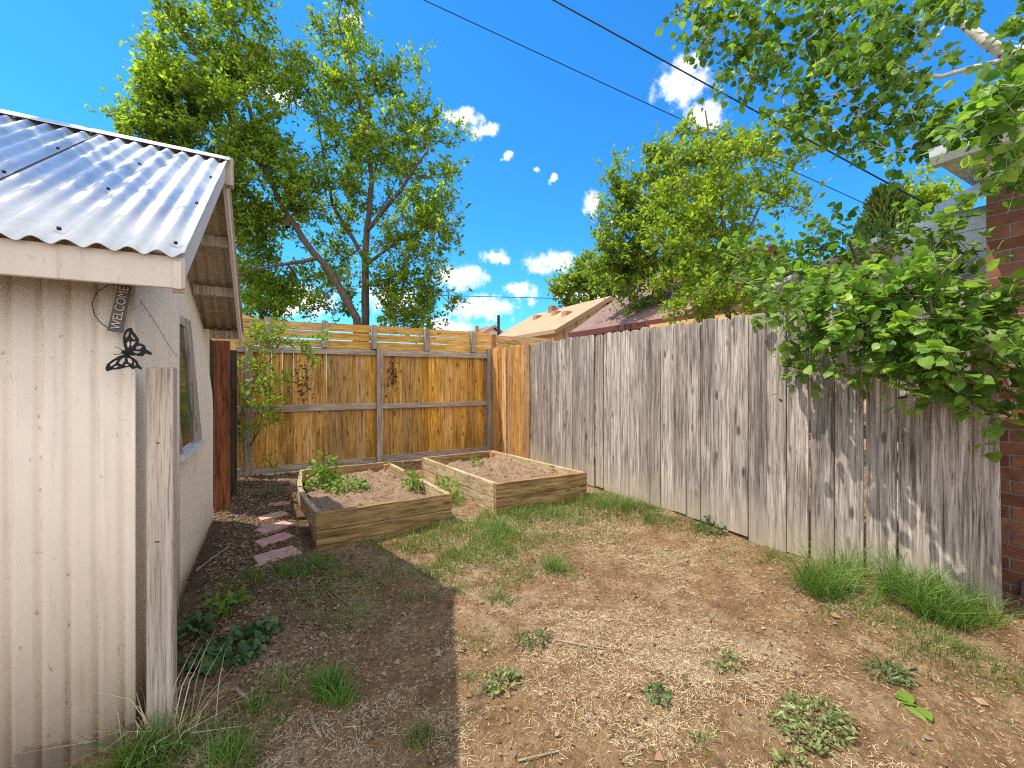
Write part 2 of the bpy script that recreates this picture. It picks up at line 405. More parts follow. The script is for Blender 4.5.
def blades(base, dirs, height, width, rng):
    """curved grass blades, two quads each -> verts, faces"""
    n = len(base); ang = rng.uniform(0, 2 * pi, n)
    side = np.stack([np.cos(ang), np.sin(ang), np.zeros(n)], 1)
    lean = dirs; h = np.asarray(height)[:, None]; w = np.asarray(width)[:, None]
    up = np.array([0, 0, 1.0])
    m = base + up * h * .6 + lean * h * .28
    t = base + up * h * .93 + lean * h * .85
    vs = np.stack([base - side * w, base + side * w, m + side * w * .75, m - side * w * .75, t + side * w * .1, t - side * w * .1], 1)
    f0 = np.arange(n)[:, None] * 6
    f = np.concatenate([f0 + np.array([[0, 1, 2, 3]]), f0 + np.array([[3, 2, 4, 5]])], 0)
    return vs.reshape(-1, 3), f
def grass_patch(cx, cy, ru, rv, n, h, rng, w=.0022, droop=.75):
    a = rng.uniform(0, 2 * pi, n); r = np.sqrt(rng.uniform(0, 1, n)) * (.55 + .75 * vnoise(a * 1.3, a * 0 + cx * 7, 4))
    u = cx + r * ru * np.cos(a); v = cy + r * rv * np.sin(a)
    base = np.stack([u, v, gz(u, v) - .008], 1)
    d = rng.normal(size=(n, 3)) * .35; d[:, 2] = 0
    d[:, 0] += .5 * np.cos(a) * r; d[:, 1] += .5 * np.sin(a) * r
    d *= droop / .6
    hh = h * rng.uniform(.35, 1.1, n) * (1.15 - .5 * r)
    return blades(base, d, hh, w * rng.uniform(.6, 1.3, n), rng)
def join(parts):
    vs = []; fs = []; o = 0
    for v, f in parts:
        vs.append(v); fs.append(f + o); o += len(v)
    return np.concatenate(vs), np.concatenate(fs)
def in_beds(u, v):
    return ((u > .18) & (u < 1.45) & (v > 3.62) & (v < 5.6)) | ((u > 1.62) & (u < 3.08) & (v > 3.68) & (v < 5.65))

# ------------------------------------------------------------------ shed
UR, VF, VE0, VE1, VR, ZR, ZE = -.283, 2.08, 1.88, 4.88, 3.38, 2.77, 1.765
UL = -4.2
shed = empty('shed', (-.5, 2.08, 0), 'cream painted corrugated metal shed with galvanised gable roof on the left of the yard', 'shed')
PIT = .0676
def corr_sheet(name, mat, o, du, dn, dz, length, height_fn, amp, n_wave_samples=10, rows=2, pitch=PIT, parent=shed, thick=0, narrow=False):
    """corrugated sheet: runs along du from o, waves along dn, height along dz"""
    du, dn, dz, o = map(lambda q: np.array(q, float), (du, dn, dz, o))
    ns = int(length / pitch * n_wave_samples) + 1
    s = np.linspace(0, length, ns); wv = amp * np.cos(2 * pi * s / pitch) if not narrow else amp * (1 - 2 * (.5 - .5 * np.cos(2 * pi * s / pitch)) ** 5)
    vs = []
    for r in range(rows + 1):
        k = r / rows
        for i in range(ns):
            vs.append(o + du * s[i] + dn * wv[i] + dz * (k * height_fn(s[i])))
    vs = np.array(vs); id2 = np.arange((rows + 1) * ns).reshape(rows + 1, ns)
    f = np.stack([id2[:-1, :-1], id2[:-1, 1:], id2[1:, 1:], id2[1:, :-1]], -1).reshape(-1, 4)
    ob = fast(name, vs, f, mat, parent, smooth=True)
    if thick:
        m = ob.modifiers.new('thickness', 'SOLIDIFY'); m.thickness = thick
    return ob
# front wall, to the left of the corner (faces the camera)
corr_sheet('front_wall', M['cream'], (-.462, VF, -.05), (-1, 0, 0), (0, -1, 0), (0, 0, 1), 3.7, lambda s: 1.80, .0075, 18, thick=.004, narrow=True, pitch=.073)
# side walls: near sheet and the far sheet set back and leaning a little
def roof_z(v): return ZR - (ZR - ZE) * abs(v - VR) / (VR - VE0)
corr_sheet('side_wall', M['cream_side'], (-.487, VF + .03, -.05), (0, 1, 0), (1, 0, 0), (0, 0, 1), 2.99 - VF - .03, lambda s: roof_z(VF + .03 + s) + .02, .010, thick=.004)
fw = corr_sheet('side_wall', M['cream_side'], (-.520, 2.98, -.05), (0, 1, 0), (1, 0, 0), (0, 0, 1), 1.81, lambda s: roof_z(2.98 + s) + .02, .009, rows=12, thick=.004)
def lean(ob, k=.11, z0=1.15):
    for q in ob.data.vertices: q.co.x -= k * max(0.0, q.co.z + ob.location.z - z0)
lean(fw)
MB().box(-4.1, -.545, 4.77, 4.80, -.05, 1.8).build('back_wall', M['cream_side'], shed)
# seams on the side wall (overlap lines)
# roof sheets
slope_len = math.hypot(VR - VE0, ZR - ZE)
for sgn, nm in ((1, 'near'), (-1, 'far')):
    e = VE0 if sgn > 0 else VE1
    d = np.array([0, (VR - e) / slope_len, (ZR - ZE) / slope_len])
    nrm = np.array([0, -d[2] * sgn, abs(d[1])])
    rf = corr_sheet('roof_sheet', M['roof'], np.array([UR, e, ZE]) + nrm * .018, (-1, 0, 0), nrm, d, 4.0, lambda s: slope_len, .0105, thick=.003, pitch=.076)
    if sgn > 0:
        roof_near = rf
        k = 0
        for iu, uu in enumerate(np.arange(UR - .038, UR - 2.2, -.076 * 4)):
            for tt in (.05, .36, .67, .95):
                p = np.array([uu, e, ZE]) + d * (slope_len * tt) + nrm * .0285
                MB().tube([p - nrm * .003, p + nrm * .007], .0062, 8).build('screw', M['dark_steel'], rf)
        # overlapped sheet edge, standing a few millimetres proud
        for uu in (UR - .62, UR - 1.42):
            q0 = np.array([uu, e, ZE]) + nrm * .031; q1 = q0 + d * slope_len
            MB().bar(q0, q1, .004, .006, nrm).build('sheet_seam', M['steel'], rf)
    else:
        rf.data.materials[0] = M['roof_under']
# ridge cap
rc = MB()
for sgn in (1, -1):
    d = np.array([0, -sgn * (VR - VE0) / slope_len, -(ZR - ZE) / slope_len])
    a0 = np.array([UR + .012, VR, ZR + .044]); a1 = np.array([UL, VR, ZR + .044])
    rc.hexa([a0, a1, a1 + d * .085, a0 + d * .085, a0 + (0, 0, .004), a1 + (0, 0, .004), a1 + d * .085 + (0, 0, .004), a0 + d * .085 + (0, 0, .004)])
rc.build('ridge_cap', M['roof'], shed)
# fascia board along the near eave and barge boards on the gable
MB().box(UL, UR - .004, VE0 + .012, VE0 + .034, 1.668, 1.779).build('fascia', M['fascia'], shed, bevel=.003)
MB().box(UR - .045, UR - .012, VE0 + .036, VE0 + .075, 1.66, 1.70).build('fascia_block', M['fascia'], shed)
for sgn in (1, -1):
    e = VE0 if sgn > 0 else VE1
    b = MB()
    for w0, w1 in ((0, 0.09),):
        p0 = (UR - .03, e, ZE - .005 - w1); p1 = (UR - .03, VR, ZR - .005 - w1)
        b.hexa([(UR - .035, e, ZE - .10), (UR - .012, e, ZE - .10), (UR - .012, VR, ZR - .10), (UR - .035, VR, ZR - .10),
                (UR - .035, e, ZE - .006), (UR - .012, e, ZE - .006), (UR - .012, VR, ZR - .006), (UR - .035, VR, ZR - .006)])
    b.build('barge_board', M['fascia'], shed)
for tt in (.04, .36, .66, .95):
    for sgn in (1, -1):
        e = VE0 if sgn > 0 else VE1
        v = e + (VR - e) * tt; z = ZE + (ZR - ZE) * tt
        MB().box(-.60, UR - .036, v - .022, v + .022, z - .085, z - .012).build('lookout', M['trim'], shed)
MB().box(UR - .02, UR + .03, VR - .035, VR + .035, ZR - .15, ZR + .03).build('ridge_beam', M['trim'], shed)
# small window in the far side wall
win = MB().box(-.522, -.485, 3.10, 3.15, .90, 1.76).box(-.522, -.475, 3.62, 3.80, .90, 1.76).box(-.522, -.485, 3.15, 3.62, 1.70, 1.76)
wf = win.build('window_frame', M['trim'], shed)
pn = MB().box(-.508, -.497, 3.15, 3.62, .93, 1.70).build('pane', M['glass'], wf)
sl_ = MB().box(-.522, -.462, 3.06, 3.84, .87, .90).build('sill', M['white'], wf)
for q in (wf, pn): lean(q, .11, 1.15)
# hairline crack lines where the side sheets overlap
MB().tube([(-.4775, 2.20, 1.66), (-.4775, 2.45, 1.60), (-.4775, 2.70, 1.52), (-.4775, 2.92, 1.47)], .001, 5).build('sheet_seam', M['dark_steel'], shed)
# hairline where two side sheets overlap
# corner post
pp = empty('wooden_post', (-.395, 2.12, 0), 'weathered bare wooden post standing upright at the near corner of the cream shed', 'post')
MB().box(-.437, -.354, 2.092, 2.172, -.02, 1.392).build('post_timber', M['plankpost'], pp, bevel=.006)
for z in (1.1, .72):
    MB().tube([(-.397 + random.uniform(-.02, .02), 2.094, z), (-.397, 2.0895, z)], .0026, 6).build('nail', M['dark_steel'], pp)

# welcome sign
sg = empty('welcome_sign', (-.5, 2.0, 1.6), 'grey metal plaque reading WELCOME hanging tilted from a wire under the shed eave', 'sign')
def on_wall(px, py, v):
    a = (px - CX) / F; t = v / (-a * sa + ca); return P(px, py, t)
c0, c1, c2, c3_ = [on_wall(x, y, 2.02) for x, y in ((118.5, 283), (131.5, 286), (122.5, 333), (107, 330.5))]
MB().prism([c0, c1, c2, c3_], (0, .006, 0)).build('plaque', M['steel'], sg)
def text_mesh(name, body, mat, parent, origin, xdir, ydir, height, length, depth=.002):
    cu = bpy.data.curves.new(name, 'FONT'); cu.body = body; cu.size = 1; cu.extrude = .02; cu.offset = 0.0
    tmp = bpy.data.objects.new('tmp', cu); COL.objects.link(tmp)
    dg = bpy.context.evaluated_depsgraph_get(); me = bpy.data.meshes.new_from_object(tmp.evaluated_get(dg))
    bpy.data.objects.remove(tmp); bpy.data.curves.remove(cu)
    v = np.array([tuple(q.co) for q in me.vertices]); mn = v.min(0); mx = v.max(0)
    v = (v - mn) / (mx - mn)
    xd = np.array(xdir, float); yd = np.array(ydir, float); nd = np.cross(xd, yd); nd /= np.linalg.norm(nd)
    w = np.array(origin) + v[:, :1] * xd * length + v[:, 1:2] * yd * height + v[:, 2:3] * nd * depth
    w = w - np.array(world_of(parent))
    for q, c in zip(me.vertices, w): q.co = c
    me.name = name
    return link(name, me, mat, parent)
bot = (c2 + c3_) / 2; top = (c0 + c1) / 2; ax = top - bot; L = np.linalg.norm(ax); ax /= L
lat = c0 - c1; Wd = np.linalg.norm(lat); lat = lat - ax * (lat @ ax); lat /= np.linalg.norm(lat)
text_mesh('lettering', 'WELCOME', M['letters'], sg, bot + ax * L * .05 - lat * Wd * .36 - np.array([0, .003, 0]), ax, lat, Wd * .72, L * .90)
loop = [on_wall(x, y, 2.03) for x, y in ((118, 285), (108, 285), (97, 292), (92, 304), (95, 316), (102, 324), (108, 328))]
MB().tube(loop, .0016, 6).build('wire_loop', M['dark_steel'], sg)
MB().tube([on_wall(122, 281, 2.06), on_wall(122, 281, 2.0)], .004, 6).build('nail', M['dark_steel'], sg)

# butterfly ornament: pierced iron wings, traced in a wall-parallel plane
def bf(x, y): return on_wall(60 + x / 4.8, 260 + y / 4.8, 1.985)
bfo = empty('butterfly_ornament', bf(325, 445), 'black wrought iron butterfly with pierced wings fixed to the shed corner below the sign', 'ornament')
def pierced(name, outer, holes, parent):
    cu = bpy.data.curves.new(name, 'CURVE'); cu.dimensions = '2D'; cu.fill_mode = 'BOTH'; cu.extrude = .0018; cu.bevel_depth = .0006
    o0 = bf(325, 445); ex = np.array([1, 0, 0.]);
    for k, ring in enumerate([outer] + holes):
        sp = cu.splines.new('POLY'); sp.points.add(len(ring) - 1); sp.use_cyclic_u = True
        for q, (x, y) in zip(sp.points, ring):
            w = bf(x, y) - o0; q.co = (w[0], w[2], 0, 1)
    tmp = bpy.data.objects.new('tmp', cu); COL.objects.link(tmp)
    dg = bpy.context.evaluated_depsgraph_get(); me = bpy.data.meshes.new_from_object(tmp.evaluated_get(dg))
    bpy.data.objects.remove(tmp); bpy.data.curves.remove(cu); me.name = name
    ob = link(name, me, M['black'], parent); ob.rotation_euler = (pi / 2, 0, 0); return ob
pierced('wing', [(316, 438), (306, 405), (303, 372), (312, 342), (328, 328), (343, 326), (352, 345), (366, 362), (378, 380), (376, 400), (392, 402), (408, 412), (412, 428), (440, 446), (438, 456), (410, 448), (396, 462), (376, 460), (352, 452), (332, 448)],
        [[(318, 400), (330, 385), (338, 405), (326, 428)], [(312, 362), (322, 344), (334, 342), (330, 362), (316, 378)], [(340, 352), (352, 366), (364, 382), (352, 380), (340, 366)], [(340, 392), (356, 390), (366, 394), (350, 412), (342, 420)], [(366, 414), (386, 410), (398, 418), (382, 430), (362, 430)], [(352, 436), (376, 438), (392, 440), (374, 450), (354, 444)]], bfo)
pierced('wing', [(312, 452), (284, 462), (252, 480), (228, 500), (219, 520), (226, 534), (252, 526), (284, 524), (310, 516), (334, 512), (350, 524), (368, 516), (390, 526), (392, 518), (376, 500), (370, 484), (352, 470), (330, 456)],
        [[(240, 500), (262, 484), (280, 478), (264, 500), (242, 514)], [(280, 494), (292, 476), (312, 466), (312, 486), (296, 504)], [(252, 516), (270, 506), (286, 510), (268, 518)], [(322, 470), (338, 472), (350, 486), (342, 500), (326, 490)], [(306, 504), (320, 498), (334, 504), (318, 510)], [(354, 488), (364, 494), (366, 508), (354, 506)]], bfo)
MB().tube([bf(302, 440) + (0, -.004, 0), bf(318, 446) + (0, -.005, 0), bf(338, 452) + (0, -.004, 0), bf(360, 458) + (0, -.004, 0)], .0075, 8, .003).build('body', M['black'], bfo)
for e in ((262, 418), (256, 452)):
    MB().tube([bf(304, 440), bf(284, (440 + e[1]) / 2 + (-6 if e[1] < 430 else 8)), bf(*e), bf(e[0] + 3, e[1] - 5)], .0014, 5).build('antenna', M['steel'], bfo)

# ------------------------------------------------------------------ back fence (cedar pickets, rails, grey posts, slats on top)
VB = 6.75
def uB(px, v=VB):
    a = (px - CX) / F; return v / (-a * sa + ca) * (a * ca + sa)
bfence = empty('back_fence', (1.4, VB, 0), 'honey coloured cedar fence with grey rails and slatted top behind the raised beds', 'fence')
pk = MB(); u = -.48; rr = random.Random(3)
while u < 3.28:
    w = rr.uniform(.128, .145); l = rr.uniform(-.004, .004)
    pk.hexa([(u, VB + .05 + l, .03), (u + w, VB + .05 + l, .03), (u + w, VB + .066 + l, .03), (u, VB + .066 + l, .03), (u, VB + .05 + l, 1.795), (u + w, VB + .05 + l, 1.795), (u + w, VB + .066 + l, 1.795), (u, VB + .066 + l, 1.795)])
    u += w + rr.choice((.0008, .001, .002, .003, .006))
pk.build('picket_panel', M['panel_cedar'], bfence)
umid = uB(379.5)
for z0, z1 in ((.03, .13), (.875, .955), (1.70, 1.79)):
    for a, b in ((-.48, umid - .047), (umid + .047, 3.27)):
        MB().box(a, b, VB + .008, VB + .0485, z0 + rr.uniform(-.01, .01), z1 + rr.uniform(-.01, .01)).build('rail', M['rail'], bfence, bevel=.003)
MB().box(umid - .045, umid + .045, VB - .035, VB + .047, -.03, 1.80).build('post', M['post'], bfence, bevel=.004)
for px in (249,):
    MB().box(uB(px) - .045, uB(px) + .045, VB - .035, VB + .0465, -.03, 1.80).build('post', M['post'], bfence, bevel=.004)
for px, tp in ((268, 2.19), (325, 2.19), (374, 2.165), (427, 2.15), (473.5, 2.14)):
    uu = uB(px); MB().box(uu - .042, uu + .042, VB - .02, VB + .046, 1.795, tp).build('slat_post', M['post'], bfence, bevel=.003)
for z0, z1 in ((1.80, 1.905), (1.92, 2.025), (2.04, 2.15)):
    sl = MB(); us = [-.5, uB(325), uB(427), 3.32]
    for a, b in zip(us, us[1:]):
        dz = rr.uniform(-.008, .008); sl.box(a + .003, b - .003, VB + .048, VB + .066, z0 + dz, z1 + dz + rr.uniform(-.004, .01))
    sl.build('slat', M['slat'], bfence)
# extension of slats past the corner, over the neighbour's side
ext = empty('slat_fence', (4.2, VB + .15, 0), 'short run of bare orange slats and one orange post continuing past the fence corner', 'fence')
sl = MB()
for z0, z1 in ((.3, .6), (.62, .9), (.92, 1.2), (1.22, 1.5), (1.52, 1.80), (1.83, 1.97), (1.985, 2.12)):
    sl.box(3.42, 4.75, VB + .14, VB + .16, z0, z1)
sl.build('slat_panel', M['slat'], ext)
for uu in (3.40, 4.72): MB().box(uu - .04, uu + .04, VB + .05, VB + .135, 0, 2.13).build('post', M['bed_post'], ext)

# right fence
UF = 3.3
rfence = empty('picket_fence', (UF, 3.7, 0), 'tall weathered grey plank fence with a few new cedar boards at its far end', 'fence')
pg = MB(); pc = MB(); v = 6.735; rr = random.Random(5); i = 0
while v > .87:
    w = rr.uniform(.132, .15) if v > 1.6 else rr.uniform(.15, .165); cedar = v > 5.45
    zt = 1.868 - .012 * (6.7 - v) / 4.6 + rr.uniform(-.012, .012)
    uo = UF + rr.uniform(-.014, .012) ; tw = rr.uniform(-.006, .006); sk = rr.uniform(-.006, .006)
    zb = float(gz(UF, v)) + rr.uniform(-.02, .015) + .01
    c = w * .26
    prof = [(v, zb), (v - w, zb + rr.uniform(-.006, .006)), (v - w + sk, zt - .035), (v - w + c * .35 + sk, zt - .012), (v - w + c + sk, zt), (v - c + sk, zt + rr.uniform(-.004, .004)), (v - c * .35 + sk, zt - .012), (v + sk, zt - .035)]
    n = len(prof); front = [(uo + tw * (1 if k in (0, n - 1, n - 2) else -1), a, b) for k, (a, b) in enumerate(prof)]
    (pc if cedar else pg).prism(front, (.017, 0, 0))
    v -= w + (rr.uniform(.002, .009) if v > 2 else rr.uniform(.003, .007)); i += 1
pg.build('weathered_boards', M['fence_grey'], rfence, bevel=.004)
o = pc.build('cedar_boards', M['fence_cedar'], rfence); o['label'] = 'newer orange cedar boards next to the corner'
for z in (.35, 1.0, 1.65):
    MB().box(UF + .03, UF + .07, .9, 6.74, z - .045, z + .045).build('rail', M['rail'], rfence)
for vv in (6.70, 4.4, 2.2, .96):
    MB().box(UF + .072, UF + .16, vv - .045, vv + .045, -.05, 1.75).build('post', M['post'], rfence)
MB().box(UF - .06, UF + .02, VB - .04, VB + .045, -.03, 1.86).build('corner_post', M['post'], rfence, bevel=.004)
# leaning end board
eb = MB(); z0 = float(gz(3.3, .8))
eb.prism([(3.30, .862, z0 + .03), (3.33, .705, z0), (3.335, .725, 1.80), (3.325, .85, 1.82)], (.02, .004, 0))
o = eb.build('end_board', M['fence_grey'], rfence); o['label'] = 'loose end board leaning beside the brick wall'

# ------------------------------------------------------------------ raised beds
def bed(name, label, cor, h, soil_z, bow, seed):
    rr = random.Random(seed)
    e = empty(name, (sum(c[0] for c in cor) / 4, sum(c[1] for c in cor) / 4, 0), label, 'garden bed', 'raised wooden beds by the back fence')
    c = [np.array(q, float) for q in cor]; cen = sum(c) / 4
    th = .042
    for k in range(4):
        a, b = c[k], c[(k + 1) % 4]; d = (b - a) / np.linalg.norm(b - a); nrm = np.array([-d[1], d[0]])
        if nrm @ (cen - a) < 0: nrm = -nrm
        mat = M['bed_x'] if k in (0, 2) else M['bed_y']
        ins = 0 if k in (0, 2) else th + .001
        for lv, (z0, z1) in enumerate(((-.04, h * .49), (h * .49 + .004, h))):
            m = MB(); jit = rr.uniform(-.006, .006)
            nseg = 6; pts = []
            for s in range(nseg + 1):
                t = s / nseg; q = a + d * ins + (b - a - 2 * d * ins) * t
                if k == 3 and lv == 1: q = q - nrm * bow * math.sin(pi * t)
                pts.append(q + nrm * jit * .5)
            base = len(m.v)
            for q in pts:
                for (off, z) in ((0, z0), (th, z0), (th, z1 + rr.uniform(-.002, .002)), (0, z1 + rr.uniform(-.002, .002))):
                    m.v.append((*(q + nrm * off), z))
            for s in range(nseg):
                for j in range(4): m.f.append([base + s * 4 + j, base + s * 4 + (j + 1) % 4, base + (s + 1) * 4 + (j + 1) % 4, base + (s + 1) * 4 + j])
            m.f.append([base + j for j in range(4)][::-1]); m.f.append([base + nseg * 4 + j for j in range(4)])
            m.build('board', mat, e, bevel=.005)
    # inside stakes in the back corners
    for k in (2, 3):
        q = c[k] + (cen - c[k]) / np.linalg.norm(cen - c[k]) * .10
        MB().box(q[0] - .035, q[0] + .035, q[1] - .035, q[1] + .035, 0, h - (.012 if k == 2 else .06)).build('stake', M['bed_post'], e)
    # soil
    n = 46; s = np.linspace(0, 1, n); S, T_ = np.meshgrid(s, s)
    cc = [q + (cen - q) / np.linalg.norm(cen - q) * .045 for q in c]
    Pp = ((1 - S) * (1 - T_))[..., None] * cc[0] + (S * (1 - T_))[..., None] * cc[1] + (S * T_)[..., None] * cc[2] + ((1 - S) * T_)[..., None] * cc[3]
    zz = soil_z + .11 * fbm(Pp[..., 0] * 3, Pp[..., 1] * 3, seed, 3) + .085 * fbm(Pp[..., 0] * 14, Pp[..., 1] * 14, seed + 3, 4)
    idn = np.arange(n * n).reshape(n, n)
    f = np.stack([idn[:-1, :-1], idn[:-1, 1:], idn[1:, 1:], idn[1:, :-1]], -1).reshape(-1, 4)
    fast('soil', np.concatenate([Pp, zz[..., None]], -1).reshape(-1, 3), f, M['soil'], e, True)
    rs_ = np.random.default_rng(seed + 40); nn = 700; pk_ = rs_.integers(0, n * n, nn)
    cpt = np.concatenate([Pp, zz[..., None]], -1).reshape(-1, 3)[pk_] + rs_.normal(size=(nn, 3)) * (.012, .012, .003)
    sz = rs_.uniform(.004, .016, nn)
    O6 = np.array([(1, 0, 0), (0, 1, 0), (-1, 0, 0), (0, -1, 0), (0, 0, .8), (0, 0, -.8)], float); F8 = np.array([(0, 1, 4), (1, 2, 4), (2, 3, 4), (3, 0, 4), (1, 0, 5), (2, 1, 5), (3, 2, 5), (0, 3, 5)])
    lv_ = cpt[:, None, :] + sz[:, None, None] * O6[None] * rs_.uniform(.6, 1.3, (nn, 6, 1))
    tag(fast('soil_lumps', lv_.reshape(-1, 3), (np.arange(nn)[:, None, None] * 6 + F8[None]).reshape(-1, 3), M['clod'], e), kind='stuff')
    return e
bed('raised_bed', 'left wooden raised bed with bowed side and weeds growing in its dry soil', [(.27, 3.67), (1.41, 3.68), (1.25, 5.5), (.235, 5.52)], .285, .19, .07, 4)
bed('raised_bed', 'right wooden raised bed with bare brown soil and one small sprout', [(1.91, 3.78), (3.03, 3.75), (2.76, 5.58), (1.68, 5.52)], .295, .20, .0, 9)

# pavers
for k, (px, py, w, dd, rot, lab) in enumerate(((277, 556, .30, .21, .3, 'pinkish stone paver nearest the camera beside the left raised bed'), (274, 540, .27, .16, .45, 'cracked pinkish paver just behind the nearest one'),
        (274, 528, .29, .17, .5, 'pinkish paver third along the path from the camera'), (273, 516.5, .26, .16, .35, 'pinkish paver fourth along the path, half in leaf litter'), (279, 505, .2, .15, .3, 'small pinkish paver farthest along the path by the bed'))):
    p = gpt(px, py); m = MB(); cs, sn = math.cos(rot), math.sin(rot); q = []
    for x, y in ((-w / 2, -dd / 2), (w / 2, -dd / 2 + .015), (w / 2 - .01, dd / 2), (-w / 2 + .015, dd / 2 - .01)):
        q.append((p[0] + x * cs - y * sn, p[1] + x * sn + y * cs, p[2] - .03))
    m.prism(q, (0, 0, .045)); o = m.build('paver', M['paver'], bevel=.006); tag(o, lab, 'paver', 'pink pavers along the left bed')

# boards behind the shed
for k, (px, v, w, h, mat, lab) in enumerate(((222, 5.05, .13, 1.72, 'rust_wood', 'reddish brown upright board standing just behind the shed corner'), (231, 5.6, .11, 1.66, 'dark_wood', 'dark upright board in the gap between shed and back fence'))):
    a = (px - CX) / F; t = v / (-a * sa + ca); uu = t * (a * ca + sa)
    o = MB().box(uu - w / 2, uu + w / 2, v, v + .04, -.02, h).build('upright_board', M[mat], bevel=.003); tag(o, lab, 'board', 'old boards behind the shed')
side = empty('board_fence', (-.62, 6.0, 0), 'dark brown board fence closing the gap behind the shed', 'fence')
m = MB(); v = 5.2
while v < 6.7: m.box(-.66, -.64, v, v + .13, 0, 1.78); v += .137
m.build('board_panel', M['dark_wood'], side); MB().box(-.638, -.60, 5.2, 6.7, 1.2, 1.28).build('rail', M['dark_wood'], side)

# ------------------------------------------------------------------ houses beyond the fences
def gable_house(name, label, u0, u1, v0, v1, ze, zr, wallm, roofm, trimm, over=.35):
    e = empty(name, ((u0 + u1) / 2, (v0 + v1) / 2, 0), label, 'house')
    um = (u0 + u1) / 2
    m = MB().box(u0 + over, u1 - over, v0 + over, v1 - over, 0, ze)
    for vv in (v0 + over, v1 - over):
        pass
    m.prism([(u0 + over, v0 + over, ze + .004), (u1 - over, v0 + over, ze + .004), (um, v0 + over, zr - .15)], (0, v1 - v0 - 2 * over, 0))
    m.build('wall', wallm, e)
    r = MB()
    for a in (u0, u1):
        r.hexa([(a, v0, ze), (um, v0, zr), (um, v1, zr), (a, v1, ze), (a, v0, ze + .1), (um, v0, zr + .1), (um, v1, zr + .1), (a, v1, ze + .1)])
    rf = r.build('roof', roofm, e)
    for a in (u0, u1):
        MB().hexa([(a, v0 - .03, ze - .13), (um, v0 - .03, zr - .13), (um, v0 - .004, zr - .13), (a, v0 - .004, ze - .13), (a, v0 - .03, ze + .09), (um, v0 - .03, zr + .09), (um, v0 - .004, zr + .09), (a, v0 - .004, ze + .09)]).build('barge_board', trimm, e)
    MB().box(u0 - .06, u0 - .003, v0, v1, ze - .10, ze + .09).build('eave_board', trimm, e)
    return e, rf
tan, trf = gable_house('house', 'tan bungalow with pale orange shingle roof and small gable vent beyond the fence corner', 11.5, 18.3, 16.5, 24, 3.56, 5.44, M['tan_wall'], M['shingle_tan'], M['tan_trim'], .5)
vf = MB().box(14.45, 15.35, 16.96, 16.99, 4.55, 4.95).build('vent_window', M['white'], tan)
mm = MB(); [mm.box(14.52 + i * .27, 14.74 + i * .27, 16.94, 16.957, 4.61, 4.89) for i in range(3)]; mm.build('vent_louvre', M['dark_steel'], vf)
mm = MB(); [mm.box(12.3 + i * .75, 12.38 + i * .75, 16.975, 16.997, 2.5, 3.9 + .4 * min(i, 7 - i)) for i in range(8)]; mm.build('batten', M['tan_trim'], tan)
for vv, tt in ((18.2, .55), (20.0, .72), (22, .72)):
    uu = 11.5 + 3.4 * tt; zz = 3.56 + 1.88 * tt + .1
    MB().box(uu - .2, uu + .2, vv - .2, vv + .2, zz - .1, zz + .16).build('roof_vent', M['tan_trim'], trf)
MB().box(14.45, 14.8, 21.2, 21.6, 5.0, 5.72).build('chimney', M['brown_wall'], trf)
MB().tube([(12.2, 23.8, 3.9), (12.2, 23.8, 5.3)], .09, 8).build('vent_pipe', M['dark_steel'], trf)
brn, brf = gable_house('house', 'house with dusty brown shingle roof and dark red eave rising behind the grey fence', 9.6, 17.4, 7.6, 12.9, 2.95, 5.45, M['brown_wall'], M['shingle_brown'], M['red_trim'], .5)
MB().tube([P(600 + 30, 320, 14.2) - (0, 0, .3), P(630, 320, 14.2) + (0, 0, 1.0)], .022, 8).build('vent_pipe', M['dark_steel'], brf)
MB().box(8.6, 9.5, 5.3, 8.05, 2.55, 2.75).build('porch_eave', M['yellow_wood'], brn)
MB().box(8.75, 9.45, 5.4, 8.0, 0, 2.547).build('porch_wall', M['brown_wall'], brn)
far, frf = gable_house('house', 'small far off house with grey roof just showing over the slats at the fence corner', 14.6, 19.5, 34, 40, 4.5, 6.0, M['white'], M['shingle_brown'], M['tan_trim'], .4)
MB().box(16.1, 16.4, 36, 36.3, 5.3, 6.2).build('chimney', M['tan_trim'], frf)
lft, lrf = gable_house('garage', 'yellow wooden outbuilding with dark roof peeping between shed roof and back fence', -7.2, -.30, 9.3, 14, 2.35, 3.6, M['yellow_wood'], M['shingle_dark'], M['yellow_wood'], .25)

# brick house on the right edge
bh = empty('brick_house', (4.5, -.5, 0), 'red brick house with white eave and downspout at the right edge of the yard', 'house')
MB().box(3.75, 9, -5, .86, -.1, 2.66).build('brick_wall', M['brick'], bh)
mm = MB()
for k in range(5): mm.box(3.70 - .01 * (k % 2), 3.748, .35 - k * .42, .72 - k * .42, -.05, .20 + .05 * (k % 3))
mm.build('stone_footing', plain('rough_stone', (.16, .14, .13), .9, var=.4, bump=.8), bh, bevel=.02)
MB().box(3.44, 9, -5, .98, 2.612, 2.64).build('soffit', M['white'], bh)
MB().box(3.70, 3.747, -5, .90, 2.55, 2.61).build('frieze', M['white'], bh)
MB().prism([(3.44, 1.0, 2.60), (3.39, 1.0, 2.605), (3.36, 1.0, 2.645), (3.35, 1.0, 2.69), (3.44, 1.0, 2.69)], (0, -6, 0)).build('gutter', M['whitemetal'], bh)
rf = MB().hexa([(3.40, -5, 2.692), (3.40, 1.02, 2.692), (7, 1.02, 3.3), (7, -5, 3.3), (3.40, -5, 2.715), (3.40, 1.02, 2.715), (7, 1.02, 3.323), (7, -5, 3.323)])
rf.build('roof', M['shingle_dark'], bh)
d0 = P(985, 187, 2.62); d1 = P(938, 211, 3.0); d2 = P(941, 290, 3.0)
